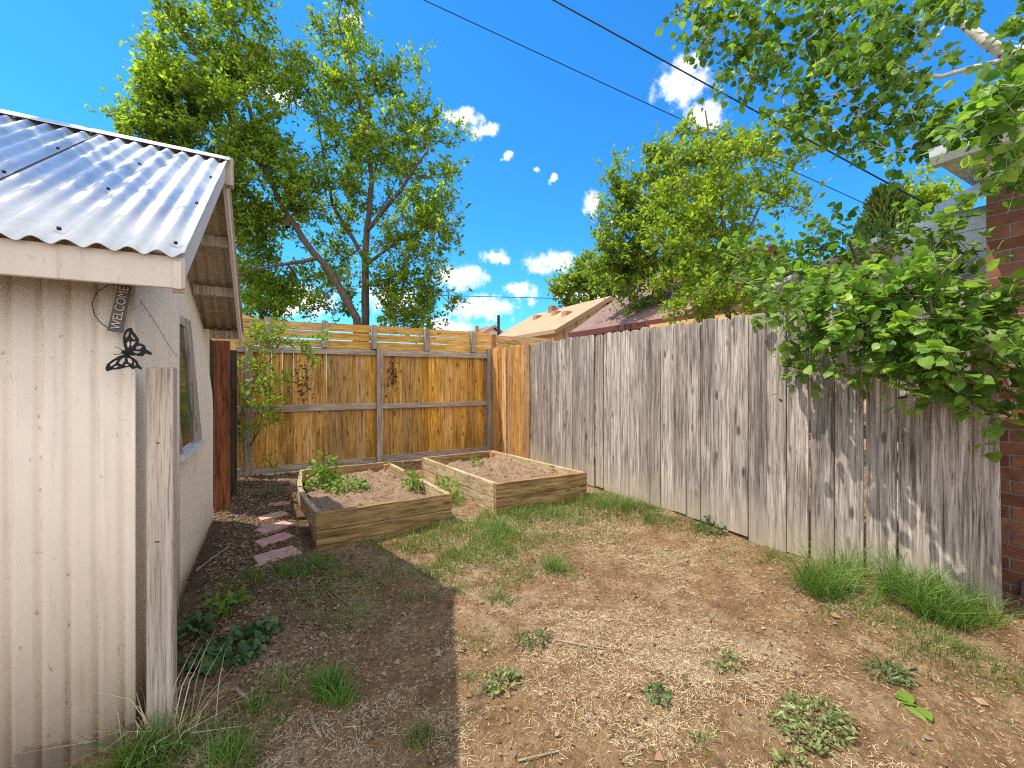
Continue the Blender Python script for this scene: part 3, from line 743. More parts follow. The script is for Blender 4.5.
ds = MB(); ds.bar(d0, d1, .055, .07); ds.bar(d1 + (0, 0, .02), (d2[0], d2[1], .2), .055, .07, (0, 1, 0)); ds.build('downspout', M['whitemetal'], bh, bevel=.006)
mm = MB()
for k in range(16): mm.box(4.12 - .006, 5.6, .9, 1.42, .1 + k * .15, .1 + k * .15 + .146)
mm.build('siding_wall', M['whitemetal'], bh)
MB().hexa([(3.9, 1.45, 2.36), (5.6, 1.45, 2.36), (5.6, 2.3, 2.14), (3.9, 2.3, 2.14), (3.9, 1.45, 2.40), (5.6, 1.45, 2.40), (5.6, 2.3, 2.18), (3.9, 2.3, 2.18)]).build('porch_roof', M['whitemetal'], bh)

# ------------------------------------------------------------------ overhead wires
def wire(name, label, a, b, sag, r):
    a = np.array(a); b = np.array(b); pts = []
    for k in range(25):
        t = k / 24; p = a + (b - a) * t; p[2] -= sag * 4 * t * (1 - t); pts.append(p)
    o = MB().tube(pts, r, 6).build(name, M['wire'], smooth=True); tag(o, label, 'cable', 'overhead cables')
wire('overhead_cable', 'thicker black overhead cable crossing the sky down to the brick house', P(338, -120, 6.5), P(930, 206, 5.0), .02, .0105)
wire('overhead_cable', 'thinner overhead cable crossing the sky above the other yard trees', P(270, -72, 7.5), P(905, 222, 9.5), .02, .0095)
wire('overhead_cable', 'thin distant cable running level above the fence corner', P(330, 292, 26), P(690, 301, 30), .05, .022)

# ------------------------------------------------------------------ trees
def blob_points(blobs, rng, per=1.0, shell=.35):
    """blobs: (px, py, rpx, t[, squash]) -> cluster points"""
    out = []
    for b in blobs:
        px, py, r, t = b[:4]; c = P(px, py, t); R = r / F * t
        n = max(3, int(per * (r / 30.0) ** 2 * 7))
        d = rng.normal(size=(n, 3)); d /= np.linalg.norm(d, axis=1, keepdims=True)
        rad = R * (rng.uniform(shell ** 3, 1, n) ** (1 / 3))
        out.append(c + d * rad[:, None])
    return np.concatenate(out)
def grow(trunks, clusters, rng, tip=.008, power=2.3, maxr=.2, sag=.0, jitter=.12):
    """connects every cluster to the nearest part of the skeleton -> node arrays and tube mesh"""
    nodes = []; par = []; fixed = {}
    for tr in trunks:
        pts = [np.array(p, float) for p, _ in tr]; rad = [r for _, r in tr]
        prev = -1
        if nodes and len(tr[0]) == 2:
            dd = [np.linalg.norm(q - pts[0]) for q in nodes]; prev = int(np.argmin(dd)) if min(dd) < .6 else -1
        for k in range(len(pts) - 1):
            n = max(2, int(np.linalg.norm(pts[k + 1] - pts[k]) / .35))
            for s in range(n + (1 if k == len(pts) - 2 else 0)):
                t = s / n; p = pts[k] * (1 - t) + pts[k + 1] * t + rng.normal(size=3) * .012
                nodes.append(p); par.append(prev); fixed[len(nodes) - 1] = rad[k] * (1 - t) + rad[k + 1] * t; prev = len(nodes) - 1
    arr = np.array(nodes)
    d0 = np.array([np.min(np.linalg.norm(arr - c, axis=1)) for c in clusters])
    ends = []
    for ci in np.argsort(d0):
        c = clusters[ci]; A = np.array(nodes)
        dv = c - A; dist = np.linalg.norm(dv, axis=1)
        pen = dist * (1 + .35 * np.clip(-dv[:, 2] / np.maximum(dist, .01), 0, 1))     # prefer growing upwards
        i = int(np.argmin(pen)); p0 = A[i]; L = dist[i]
        n = max(1, int(L / .45)); prev = i
        bend = rng.normal(size=3) * jitter * L; bend[2] -= sag * L
        for s in range(1, n + 1):
            t = s / n; p = p0 + (c - p0) * t + bend * math.sin(pi * t) * .6
            nodes.append(p); par.append(prev); prev = len(nodes) - 1
        ends.append(prev)
    N = len(nodes); A = np.array(nodes); par = np.array(par)
    acc = np.zeros(N); kids = np.zeros(N, int)
    for i in range(N): 
        if par[i] >= 0: kids[par[i]] += 1
    for i in range(N - 1, -1, -1):
        if kids[i] == 0: acc[i] = max(acc[i], tip ** power)
        if par[i] >= 0: acc[par[i]] += acc[i]
    rad = np.minimum(acc ** (1 / power), maxr)
    for i, r in fixed.items(): rad[i] = r
    K = 6; vs = []; fs = []
    for i in range(N):
        p = par[i]
        if p < 0: continue
        a, b = A[p], A[i]; d = b - a; L = np.linalg.norm(d)
        if L < 1e-4: continue
        d /= L; ref = np.array([0, 0, 1.]) if abs(d[2]) < .9 else np.array([1., 0, 0])
        x = np.cross(d, ref); x /= np.linalg.norm(x); y = np.cross(d, x)
        r1 = rad[i]; r0 = min(rad[p], r1 * 1.35) if i not in fixed else rad[p]
        base = len(vs)
        for (q, r) in ((a - d * r0 * .3, r0), (b, r1)):
            for k in range(K):
                t = 2 * pi * k / K; vs.append(q + (x * math.cos(t) + y * math.sin(t)) * r)
        for k in range(K): fs.append((base + k, base + (k + 1) % K, base + K + (k + 1) % K, base + K + k))
    return A, par, np.array(ends), np.array(vs), np.array(fs)
def foliage(A, par, ends, rng, m, L, nl, spread, size, tmpl, up=.6, rise=.5, sv=.35):
    """every branch end carries m twigs, every twig nl leaves -> leaf verts, faces, twig verts, faces"""
    E = np.repeat(np.asarray(ends), rng.integers(max(1, m - 2), m + 3, len(ends)) if m > 2 else np.full(len(ends), m))
    P1 = A[E]; P0 = A[par[E]]; d = P1 - P0; d /= np.maximum(np.linalg.norm(d, axis=1, keepdims=True), 1e-4)
    n = len(E)
    o = P0 + (P1 - P0) * rng.uniform(.45, 1.0, (n, 1))
    t = d * .55 + rng.normal(size=(n, 3)) * .75; t[:, 2] += rise; t /= np.linalg.norm(t, axis=1, keepdims=True)
    ln = L * rng.uniform(.5, 1.35, n)[:, None]
    bend = rng.normal(size=(n, 3)) * .12 * ln; bend[:, 2] -= .10 * ln[:, 0]
    mid = o + t * ln * .5 - bend * .5; end = o + t * ln + bend
    # leaves
    cnt = np.maximum(2, (nl * rng.uniform(.5, 1.5, n)).astype(int)); W_ = np.repeat(np.arange(n), cnt); k = len(W_)
    s_ = rng.uniform(.12, 1.02, k)[:, None]
    q = (1 - s_) ** 2 * o[W_] + 2 * s_ * (1 - s_) * mid[W_] + s_ ** 2 * end[W_]
    out = rng.normal(size=(k, 3)); out /= np.linalg.norm(out, axis=1, keepdims=True)
    q = q + out * spread * rng.uniform(.1, 1, (k, 1))
    y = out + t[W_] * .7; y[:, 2] -= .25 if rise < .4 else 0; y /= np.linalg.norm(y, axis=1, keepdims=True)
    z = rng.normal(size=(k, 3)); z[:, 2] += up * 2; x = np.cross(y, z); x /= np.maximum(np.linalg.norm(x, axis=1, keepdims=True), 1e-4); z = np.cross(x, y)
    lv, lf = stamp(q, tmpl, x, y, z, size * rng.uniform(1 - sv, 1 + sv, k))
    # twigs: three sided, two pieces
    side = np.cross(t, np.array([.3, .2, .93])); side /= np.linalg.norm(side, axis=1, keepdims=True); oth = np.cross(t, side)
    rad = np.clip(L * .008, .0012, .005)
    rings = []
    for c, f in ((o, 1.0), (.25 * o + .5 * mid + .25 * end, .75), (end, .3)):
        rings += [c + (side * math.cos(a_) + oth * math.sin(a_)) * rad * f for a_ in (0, 2.094, 4.189)]
    tv = np.stack(rings, 1).reshape(-1, 3); b = np.arange(n)[:, None] * 9; tf = []
    for k0 in (0, 3):
        for a_ in range(3): tf.append(b + np.array([[k0 + a_, k0 + (a_ + 1) % 3, k0 + 3 + (a_ + 1) % 3, k0 + 3 + a_]]))
    return lv, lf, tv, np.concatenate(tf)
def tree(name, label, root, trunks, blobs, seed, per, spray, leafm, barkm, tmpl=KITE, up=.6, rise=.5, tip=.008, cat='tree', group=None, sag=0, maxr=.2, jitter=.12, keep=None, clusters=None):
    """spray = (twigs per branch end, twig length, leaves per twig, leaf offset, leaf size)"""
    rng = np.random.default_rng(seed)
    e = empty(name, root, label, cat, group)
    cl = blob_points(blobs, rng, per) if clusters is None else clusters
    if keep is not None: cl = cl[keep(cl)]
    A, par, ends, vs, fs = grow(trunks, cl, rng, tip, maxr=maxr, sag=sag, jitter=jitter)
    lv, lf, tv, tf = foliage(A, par, ends, rng, *spray, tmpl, up, rise)
    vs, fs = join([(vs, fs), (tv, tf)])
    fast('trunk', vs, fs, barkm, e, True, origin=root)
    fast('crown', lv, lf, leafm, e, False, origin=root)
    print(name, len(cl), 'clusters', len(lf), 'leaves')
    return e
t1 = 11.0
r1 = P(357, 318, t1); r1[2] = 0
# leaning tree
tree('leaning_tree', 'tall green tree with a trunk leaning left behind the cedar fence', (r1[0], r1[1], 0),
     [[(r1, .12), (P(357, 318, t1), .105), (P(331, 274, t1), .092), (P(304, 240, t1), .08), (P(280, 205, t1), .065), (P(262, 160, t1), .05), (P(244, 90, t1 - .3), .05), (P(236, 22, t1 - .3), .02)],
      [(P(286, 226, t1), .08), (P(240, 190, t1 + .5), .05), (P(180, 160, t1 - .3), .03)], [(P(262, 165, t1), .06), (P(225, 110, t1 - .6), .04), (P(190, 40, t1 - .6), .02)],
      [(P(318, 258, t1), .06), (P(270, 268, t1 - .4), .03), (P(235, 275, t1 - .5), .015)]],
     [(158, 130, 30, t1 - .6), (135, 132, 18, t1 - .7), (190, 180, 34, t1 - .3), (180, 100, 34, t1 - .6), (160, 60, 16, t1 - .6), (200, 60, 38, t1 - .6), (180, 20, 22, t1 - .5), (235, 40, 40, t1), (230, -20, 34, t1), (205, 140, 50, t1 - .4), (255, 110, 50, t1), (262, 185, 50, t1), (215, 210, 42, t1 + .5), (285, 70, 26, t1 + .2), (270, 235, 34, t1 + .6), (245, 260, 36, t1 + .4), (300, 190, 26, t1), (150, 150, 20, t1 - .8), (265, 295, 26, t1 + .5), (305, 280, 26, t1 + .8), (170, 95, 28, t1 - .6)],
     21, 2.7, (7, .55, 15, .05, .10), M['maple'], M['bark'], up=.8)
r2 = P(365, 318, t1 + .7); r2[2] = 0
t2 = t1 + .7
tree('upright_tree', 'tall broad green tree with straight trunk behind the middle of the cedar fence', (r2[0], r2[1], 0),
     [[(r2, .13), (P(365, 300, t2), .11), (P(366, 240, t2), .09), (P(372, 180, t2), .065), (P(362, 110, t2), .06), (P(338, 20, t2 - .2), .02)],
      [(P(366, 232, t2), .07), (P(400, 190, t2 - .5), .05), (P(428, 150, t2 - .6), .02)], [(P(366, 260, t2), .06), (P(332, 205, t2 + .3), .045), (P(318, 120, t2 + .3), .02)], [(P(365, 265, t2), .05), (P(400, 240, t2 - .6), .03), (P(438, 225, t2 - .7), .015)]],
     [(335, 0, 26, t2), (330, 45, 26, t2), (352, 75, 36, t2), (380, 90, 26, t2), (392, 125, 42, t2), (435, 150, 32, t2 - .4), (345, 130, 36, t2 + .3), (425, 195, 36, t2 - .5), (375, 175, 40, t2), (440, 230, 24, t2 - .6), (402, 245, 38, t2 - .5), (345, 215, 30, t2 + .3), (420, 285, 38, t2 - .4), (330, 255, 26, t2 + .4), (385, 290, 26, t2 - .3), (438, 300, 22, t2 - .4), (410, 70, 12, t2), (340, 170, 26, t2), (405, 312, 30, t2 - .4)],
     33, 2.1, (7, .52, 14, .05, .10), M['maple'], M['bark'], up=.8)
# mid-right yellow-green tree behind the grey fence
t3 = 7.2; r3 = P(729, 400, t3); r3[2] = 0
tree('yellow_green_tree', 'bright yellow green young tree standing close behind the grey fence', (r3[0], r3[1], 0),
     [[(r3, .06), (P(728, 300, t3), .05), (P(726, 240, t3), .04), (P(722, 180, t3), .03), (P(705, 110, t3), .014)], [(P(727, 262, t3), .035), (P(752, 225, t3 - .2), .025), (P(768, 190, t3 - .2), .012)], [(P(726, 240, t3), .03), (P(695, 200, t3), .02), (P(678, 170, t3), .01)]],
     [(700, 170, 28, t3), (742, 165, 30, t3), (780, 150, 24, t3 - .3), (715, 215, 32, t3), (690, 245, 30, t3), (755, 250, 30, t3 - .2), (790, 195, 26, t3 - .3), (705, 290, 34, t3 - .2), (740, 290, 34, t3 - .3), (675, 285, 20, t3 - .2), (690, 128, 8, t3), (680, 315, 14, t3 - .3), (670, 205, 20, t3), (800, 165, 16, t3 - .3), (770, 285, 30, t3 - .3), (712, 318, 14, t3 - .3), (722, 140, 16, t3), (660, 240, 14, t3), (720, 255, 26, t3 + .3), (735, 215, 26, t3 + .3)],
     41, 1.9, (6, .36, 13, .04, .078), M['elm'], M['bark_grey'], up=.8, tip=.005, sag=.05)
t4 = 13.5; r4 = P(650, 380, t4); r4[2] = 0
tree('tree', 'darker green tree behind the yellow green one, left edge against the clouds', (r4[0], r4[1], 0),
     [[(r4, .14), (P(655, 300, t4), .12), (P(652, 240, t4), .09), (P(640, 190, t4), .05)], [(P(652, 250, t4), .06), (P(676, 205, t4), .04), (P(672, 160, t4), .02)]],
     [(625, 175, 14, t4), (652, 162, 18, t4), (618, 205, 18, t4), (632, 215, 22, t4), (625, 262, 24, t4), (600, 262, 16, t4), (640, 205, 26, t4), (625, 245, 28, t4), (655, 250, 32, t4), (680, 215, 32, t4), (610, 235, 14, t4), (645, 285, 30, t4), (675, 175, 22, t4), (690, 260, 30, t4), (615, 280, 28, t4 + 1), (700, 180, 30, t4), (720, 150, 26, t4)],
     52, 2.4, (7, .6, 15, .06, .13), M['olive'], M['bark'], up=.8)
t5 = 26.; r5 = P(592, 378, t5); r5[2] = 0
tree('round_tree', 'low rounded tree behind the tan bungalow roof', (r5[0], r5[1], 0), [[(r5, .18), (P(592, 310, t5), .14), (P(592, 280, t5), .08)]],
     [(570, 288, 15, t5), (592, 275, 17, t5), (612, 270, 17, t5), (605, 292, 20, t5), (580, 300, 14, t5), (562, 296, 9, t5), (630, 275, 20, t5), (640, 295, 20, t5)], 61, 6.0, (6, .9, 14, .1, .24), M['olive'], M['bark'], up=.8)
# conifer and pale tree beyond the right fence
t6 = 10.; r6 = P(886, 378, t6); r6[2] = 0
rng6 = np.random.default_rng(5); ej = empty('juniper', (r6[0], r6[1], 0), 'dark green juniper standing beyond the fence next to the white eave', 'tree')
mb = MB().tube([r6, P(886, 225, t6)], .12, 8, .03); mb.build('trunk', M['bark'], ej)
n = 9000; hh = rng6.uniform(0, 1, n); R = .95 * np.sqrt(np.clip(1 - hh ** 2.2, 0, 1)) * (.75 + .35 * vnoise(hh * 14, rng6.uniform(0, 3, n), 3)) * rng6.uniform(.55, 1, n)
an = rng6.uniform(0, 2 * pi, n); q = np.stack([r6[0] + R * np.cos(an), r6[1] + R * np.sin(an), .8 + hh * 4.9], 1)
dz = np.stack([np.cos(an) * .5, np.sin(an) * .5, np.ones(n)], 1) + rng6.normal(size=(n, 3)) * .25; dz /= np.linalg.norm(dz, axis=1, keepdims=True)
xx = np.cross(dz, rng6.normal(size=(n, 3))); xx /= np.linalg.norm(xx, axis=1, keepdims=True)
lv, lf = stamp(q, OVAL * np.array([.5, 1, 1]), xx, dz, np.cross(xx, dz), rng6.uniform(.16, .3, n)); fast('crown', lv, lf, M['juniper'], ej)
t7 = 12.5; r7 = P(925, 378, t7); r7[2] = 0
tree('pale_tree', 'pale yellow green tree top showing between the juniper and the white eave', (r7[0], r7[1], 0), [[(r7, .1), (P(925, 260, t7), .07), (P(925, 210, t7), .03)]],
     [(915, 200, 15, t7), (932, 192, 16, t7), (945, 215, 20, t7), (920, 225, 18, t7), (900, 215, 10, t7), (930, 245, 22, t7), (905, 250, 22, t7)], 71, 4.0, (6, .55, 14, .05, .12), M['elm'], M['bark_grey'], up=.8)
# low backdrop growth beyond the fences, left behind the shed
t8 = 15.; r8 = P(262, 378, t8); r8[2] = 0
tree('bushy_tree', 'shadowy bushy tree low behind the leaning trunk and the shed gable', (r8[0], r8[1], 0), [[(r8, .1), (P(262, 330, t8), .08), (P(260, 290, t8), .05)]],
     [(255, 300, 22, t8), (285, 300, 20, t8), (310, 300, 18, t8), (240, 275, 20, t8), (335, 305, 14, t8), (275, 320, 20, t8), (240, 315, 20, t8), (345, 285, 14, t8)], 81, 2.4, (7, .6, 14, .06, .13), M['maple_dark'], M['bark'], up=.7)
# tree left of the frame behind the shed; its branches shade the roof
def shade_tree():
    rng = np.random.default_rng(91); root = (-4.9, 6.4, 0)
    e = empty('shade_tree', root, 'leafy tree behind the left end of the shed, dappling its metal roof', 'tree')
    L = np.array([-.45, .30, 1.0]); cl = []
    # the crown hangs where the sun ray to the roof passes 3 - 5 m above it
    for k in range(60):
        p = np.array([rng.uniform(-2.9, -.62), 0, 0]); tt = rng.uniform(.0, .98)
        p[1] = VE0 + (VR - VE0) * tt; p[2] = ZE + (ZR - ZE) * tt
        if p[0] > -1.0 and rng.uniform() < .45: continue
        cl.append(p + L * rng.uniform(3.4, 5.2))
    cl = np.array(cl)
    a = np.array(root)
    A, par, ends, vs, fs = grow([[(a, .16), (np.array([-4.7, 6.1, 3.0]), .12), (np.array([-4.2, 5.2, 5.0]), .08), (np.array([-3.6, 4.4, 6.4]), .04)]], cl, rng, .007)
    lv, lf, tv, tf = foliage(A, par, ends, rng, 5, .5, 9, .06, .13, KITE, .7); vs, fs = join([(vs, fs), (tv, tf)])
    fast('trunk', vs, fs, M['bark'], e, True, origin=root)
    fast('crown', lv, lf, M['maple'], e, False, origin=root)
shade_tree()

# aspen: trunk right of the frame, white limb and hanging leaves over the top right
ROOT_A = (3.15, -.35, 0)
limb = [(P(1120, 110, 2.5), .06), (P(1024, 58, 2.9), .042), (P(985, 40, 3.0), .034), (P(955, 14, 3.1), .026), (P(900, -40, 3.2), .016), (P(800, -60, 3.3), .01)]
asp_blobs = [(700, 20, 24, 3.5), (730, 40, 28, 3.4), (690, 50, 14, 3.5), (760, 10, 32, 3.3), (770, 75, 26, 3.3), (730, 85, 16, 3.4), (810, 30, 34, 3.2), (820, 90, 32, 3.1), (790, 120, 20, 3.2), (860, 20, 34, 3.0), (870, 80, 34, 2.9), (850, 125, 24, 3.0), (905, 35, 24, 2.9), (905, 120, 22, 2.8), (935, 135, 16, 2.7), (890, 150, 14, 2.8), (925, 5, 20, 2.9), (960, -5, 20, 2.8), (1000, 110, 28, 2.4), (1015, 60, 14, 2.4), (965, 118, 18, 2.5), (935, 50, 12, 2.9),  (1030, 20, 20, 2.4), (1005, 112, 22, 1.9), (975, 112, 14, 2.0), (1012, 180, 12, 2.15), (1022, 95, 20, 1.9), (1010, 150, 12, 1.9), (700, -10, 22, 3.5), (840, -20, 30, 3.2)]
tree('aspen_tree', 'aspen with white bark limb and round leaves hanging across the top right of the sky', ROOT_A,
     [[(np.array(ROOT_A), .10), (np.array([3.1, -.3, 2.0]), .085), (np.array([3.0, -.15, 3.0]), .07)] + [(limb[0][0], .055)] + limb[1:],
      [(P(1060, 75, 2.7), .026), (P(1000, 62, 2.7), .018), (P(940, 75, 2.8), .013), (P(890, 78, 2.9), .009), (P(835, 95, 3.0), .006)],
      [(P(955, 14, 3.1), .012), (P(930, 45, 2.95), .007), (P(905, 90, 2.9), .005), (P(935, 115, 2.8), .004)],
      [(P(900, -40, 3.2), .012), (P(850, 10, 3.2), .008), (P(790, 22, 3.3), .006), (P(730, 20, 3.4), .004)]],
     asp_blobs, 101, 2.3, (3, .16, 6, .03, .050), M['aspen'], M['bark_white'], tmpl=ROUND, up=.4, tip=.0018, rise=-.1, sag=.02, maxr=.03)
# aspen suckers spilling over the fence
rb = np.array([3.95, 1.35, 0.05])
low_blobs = [(735, 262, 16, 3.9), (760, 275, 26, 3.7), (790, 262, 30, 3.5), (800, 300, 34, 3.3), (835, 255, 26, 3.2), (840, 300, 36, 3.0), (830, 345, 24, 2.9), (870, 270, 30, 3.0), (880, 320, 38, 2.8), (875, 360, 26, 2.7), (915, 290, 32, 2.7), (920, 340, 36, 2.5), (925, 378, 22, 2.45), (955, 300, 30, 2.5), (960, 350, 34, 2.4), (955, 390, 18, 2.3), (985, 330, 26, 2.3), (985, 395, 20, 2.2), (1010, 350, 24, 2.2), (1000, 425, 16, 2.15), (1015, 385, 14, 2.15), (775, 320, 22, 3.4), (930, 228, 18, 2.6), (958, 238, 18, 2.4), (905, 235, 16, 2.8), (860, 235, 22, 3.3), (895, 250, 20, 3.1), (820, 225, 18, 3.5), (940, 265, 20, 2.8), (975, 270, 14, 2.6), (1000, 300, 14, 2.4), (765, 240, 16, 3.8), (800, 372, 9, 3.1), (960, 255, 12, 2.7)]
low_blobs = [(a, b, c, min(t, UF / ((a - CX) / F * ca + sa) - .08 - c / F * t * .8) if b > 285 else t) for a, b, c, t in low_blobs]
tree('aspen_shrub', 'dense round leaved aspen shrub spilling over the near end of the grey fence', tuple(rb),
     [[(rb, .035), ((3.72, 1.35, 1.2), .028), ((3.35, 1.3, 2.0), .018), ((3.0, 1.25, 2.15), .009)], [((3.75, 1.35, 1.1), .022), ((3.55, 1.9, 2.0), .014), ((3.4, 2.3, 2.25), .007)], [((3.75, 1.35, 1.3), .02), ((3.4, .98, 2.05), .012), ((2.95, .75, 1.95), .006)], [((3.72, 1.35, 1.2), .014), ((3.66, 1.3, 1.8), .008)]],
     low_blobs, 111, 1.5, (3, .18, 6, .03, .052), M['aspen'], M['bark_grey'], tmpl=ROUND, up=1.1, tip=.0018, rise=.15, cat='shrub', maxr=.02,
     keep=lambda c: (c[:, 0] < 3.72) | (c[:, 1] > 1.0))

# scrubby bush in the left corner, with bright new leaves
rs = gpt(236, 466); rs[2] -= .02
sb = [(262, 348, 14, 5.5), (280, 342, 12, 5.5), (255, 370, 12, 5.4), (272, 385, 16, 5.4), (308, 352, 10, 5.5), (290, 340, 8, 5.5), (252, 398, 14, 5.2), (240, 425, 12, 5.1), (268, 410, 14, 5.3), (245, 445, 8, 5.0), (276, 325, 6, 5.6), (300, 345, 8, 5.5), (258, 330, 7, 5.5), (318, 342, 5, 5.5), (275, 465, 6, 5.2)]
tree('scrubby_bush', 'scraggly bush with bright green new leaves in the corner between shed and cedar fence', tuple(rs),
     [[(rs, .02), (P(240, 420, 5.3), .014), (P(258, 375, 5.4), .01), (P(285, 345, 5.5), .005)], [(rs + (.05, .05, 0), .014), (P(258, 430, 5.3), .01), (P(268, 395, 5.4), .007), (P(262, 350, 5.5), .004)], [(rs, .012), (P(228, 430, 5.1), .008), (P(232, 390, 5.1), .005), (P(246, 355, 5.3), .003)]],
     sb, 121, 6.5, (3, .16, 5, .03, .075), M['sprig'], M['bark_grey'], tmpl=OVAL, up=.8, tip=.0022, cat='shrub')
tw = np.random.default_rng(8); mb = MB()
for k in range(120):
    p = rs + np.array([tw.normal() * .22 + .12, tw.normal() * .16, tw.uniform(0, 1.2)]); q = p + tw.normal(size=3) * np.array([.2, .12, .2]) + (0, 0, .05); r = q + tw.normal(size=3) * .16
    mb.tube([p, q, r], .0028, 4, .0012)
o = mb.build('dry_vine', M['twig'], origin=tuple(rs)); tag(o, 'tangle of dry bare stems around the foot of the scraggly corner bush', 'vine')
for px, py, w, h, lab in ((303, 382, .14, .34, 'dark withered vine hanging on the left panel of the cedar fence'), (393, 374, .09, .26, 'dark withered vine cluster hanging on the right panel of the cedar fence')):
    c = np.array([uB(px, VB), VB + .0, H + VB / (-(px - CX) / F * sa + ca) * (HY - py) / F]); n = 130
    q = c + tw.normal(size=(n, 3)) * np.array([w * .45, .012, h * .5]); q[:, 1] = VB + .028 + tw.normal(size=n) * .008; q[:, 2] = np.where(abs(q[:, 2] - .915) < .07, q[:, 2] + .13, q[:, 2])
    x, y, z = frames(n, tw, 0); v1, f1 = stamp(q, OVAL, x, y, z, tw.uniform(.025, .055, n))
    o = fast('dried_vine', v1, f1, M['dead'], origin=tuple(c)); tag(o, lab, 'vine')

# ------------------------------------------------------------------ ground cover
rg = np.random.default_rng(77)
def area(n, f):
    u = rg.uniform(-.6, 4.0, n); v = rg.uniform(.1, 6.9, n); k = f(u, v) & ~in_beds(u, v) & ~((u < -.42) & (v > 2.0) & (v < 4.8)) & (u < 3.7)
    return u[k], v[k]
# dry straw
u, v = area(360000, lambda u, v: rg.uniform(0, 1, len(u)) < (.10 + .9 * sstep(fbm(u * 1.2, v * 1.2, 40, 4) + .5 * fbm(u * 5, v * 5, 41, 3), -.02, .16)) * np.clip(3.4 / (ca * v + sa * u + .6), .25, 1) ** 1.2)
n = len(u); q = np.stack([u, v, gz(u, v) + .004], 1)
an = rg.uniform(0, 2 * pi, n); y = np.stack([np.cos(an), np.sin(an), rg.normal(size=n) * .22], 1); y /= np.linalg.norm(y, axis=1, keepdims=True)
z = np.tile([0, 0, 1.], (n, 1)) + rg.normal(size=(n, 3)) * .3; x = np.cross(y, z); x /= np.linalg.norm(x, axis=1, keepdims=True)
L = rg.uniform(.006, .03, n) * (1 + 1.3 * (rg.uniform(0, 1, n) > .96)); tm = stamp(q, STRIP, x * (rg.uniform(.0006, .0016, n) / L)[:, None], y, np.cross(x, y), L)
o = fast('dry_grass', *tm, M['straw']); tag(o, 'pale dry grass bits strewn over the bare yard', 'dry grass', kind='stuff'); print('straw', n)
# leaf litter and bark in the left strip
u, v = area(60000, lambda u, v: rg.uniform(0, 1, len(u)) < .9 * (1 - sstep(u + .35 * fbm(u * 2, v * 2, 6), .1, .75)) * sstep(v, 1.7, 2.6) + .07 * (fbm(u * 1.7, v * 1.7, 88) > -.02))
n = len(u); q = np.stack([u, v, gz(u, v) + .006], 1); x, y, z = frames(n, rg, 2.2)
tm = stamp(q, OVAL * np.array([1.6, 1, 1.5]), x, y, z, rg.uniform(.008, .03, n)); o = fast('leaf_litter', *tm, M['litter']); tag(o, 'brown leaf litter and bark bits beside the shed', 'leaf litter', kind='stuff'); print('litter', n)
# soil clods
u, v = area(26000, lambda u, v: rg.uniform(0, 1, len(u)) < .25 + .5 * vnoise(u * 3, v * 3, 50)); n = len(u)
s = rg.uniform(.003, .011, n) * (1 + 1.2 * (rg.uniform(0, 1, n) > .97)); c = np.stack([u, v, gz(u, v) + s * .3], 1)
oct_ = np.array([(1, 0, 0), (0, 1, 0), (-1, 0, 0), (0, -1, 0), (0, 0, .8), (0, 0, -.8)], float); of = np.array([(0, 1, 4), (1, 2, 4), (2, 3, 4), (3, 0, 4), (1, 0, 5), (2, 1, 5), (3, 2, 5), (0, 3, 5)])
vv = c[:, None, :] + s[:, None, None] * oct_[None] * rg.uniform(.6, 1.3, (n, 6, 1)); ff = (np.arange(n)[:, None, None] * 6 + of[None]).reshape(-1, 3)
o = fast('soil_clods', vv.reshape(-1, 3), ff, M['clod']); tag(o, 'small clods of dry brown soil over the yard', 'soil', kind='stuff')
# thin grass
gp = []
def gpx(px, py, rx, n, h, ry=None, w=.0022):
    p = gpt(px, py); t = p[0] * sa + p[1] * ca; r = rx * t / F
    gp.append(grass_patch(p[0], p[1], r, r if ry is None else ry, n, h, rg, w))
for a in ((430, 528, 26, 520, .13), (600, 505, 34, 600, .13), (635, 512, 30, 500, .12), (655, 522, 18, 260, .10), (560, 515, 30, 500, .12), (420, 545, 30, 420, .10), (440, 575, 24, 260, .09), (580, 530, 40, 420, .08), (545, 560, 34, 300, .07), (690, 530, 30, 240, .08), (500, 585, 30, 220, .06), (250, 580, 20, 220, .1), (310, 565, 30, 320, .09), (350, 620, 30, 260, .06), (940, 655, 50, 420, .07), (860, 600, 40, 300, .07), (470, 535, 40, 900, .14), (505, 520, 34, 800, .14), (490, 550, 34, 420, .12), (520, 540, 30, 400, .11), (450, 560, 20, 260, .1), (575, 505, 24, 300, .13), (640, 510, 22, 260, .12), (530, 512, 20, 300, .13), (540, 512, 26, 400, .11), (600, 500, 26, 320, .11), (630, 515, 30, 320, .09), (655, 520, 14, 150, .09), (470, 560, 30, 280, .09), (500, 555, 24, 260, .10), (545, 520, 30, 260, .10), (590, 520, 30, 260, .08),
          (500, 600, 14, 120, .09), (480, 645, 22, 110, .06), (525, 640, 18, 120, .06), (460, 590, 10, 70, .08), (350, 600, 50, 500, .06), (390, 570, 40, 420, .07), (420, 590, 26, 200, .06), (310, 595, 30, 300, .07), (340, 575, 20, 200, .08), (280, 690, 40, 350, .06), (250, 720, 30, 300, .08), (420, 740, 18, 160, .06),
          (705, 528, 18, 140, .10), (735, 560, 24, 120, .06), (850, 620, 40, 240, .06), (920, 640, 40, 260, .07), (990, 670, 34, 240, .06), (775, 560, 14, 120, .1), (700, 745, 14, 60, .06), (470, 680, 10, 50, .06), (440, 500, 16, 200, .12), (455, 505, 10, 150, .14), (630, 470, 8, 80, .1), (560, 540, 20, 160, .08), (610, 540, 22, 120, .05), (660, 555, 20, 80, .05), (385, 545, 24, 260, .09), (520, 575, 20, 150, .08), (215, 600, 10, 60, .08)): gpx(*a)
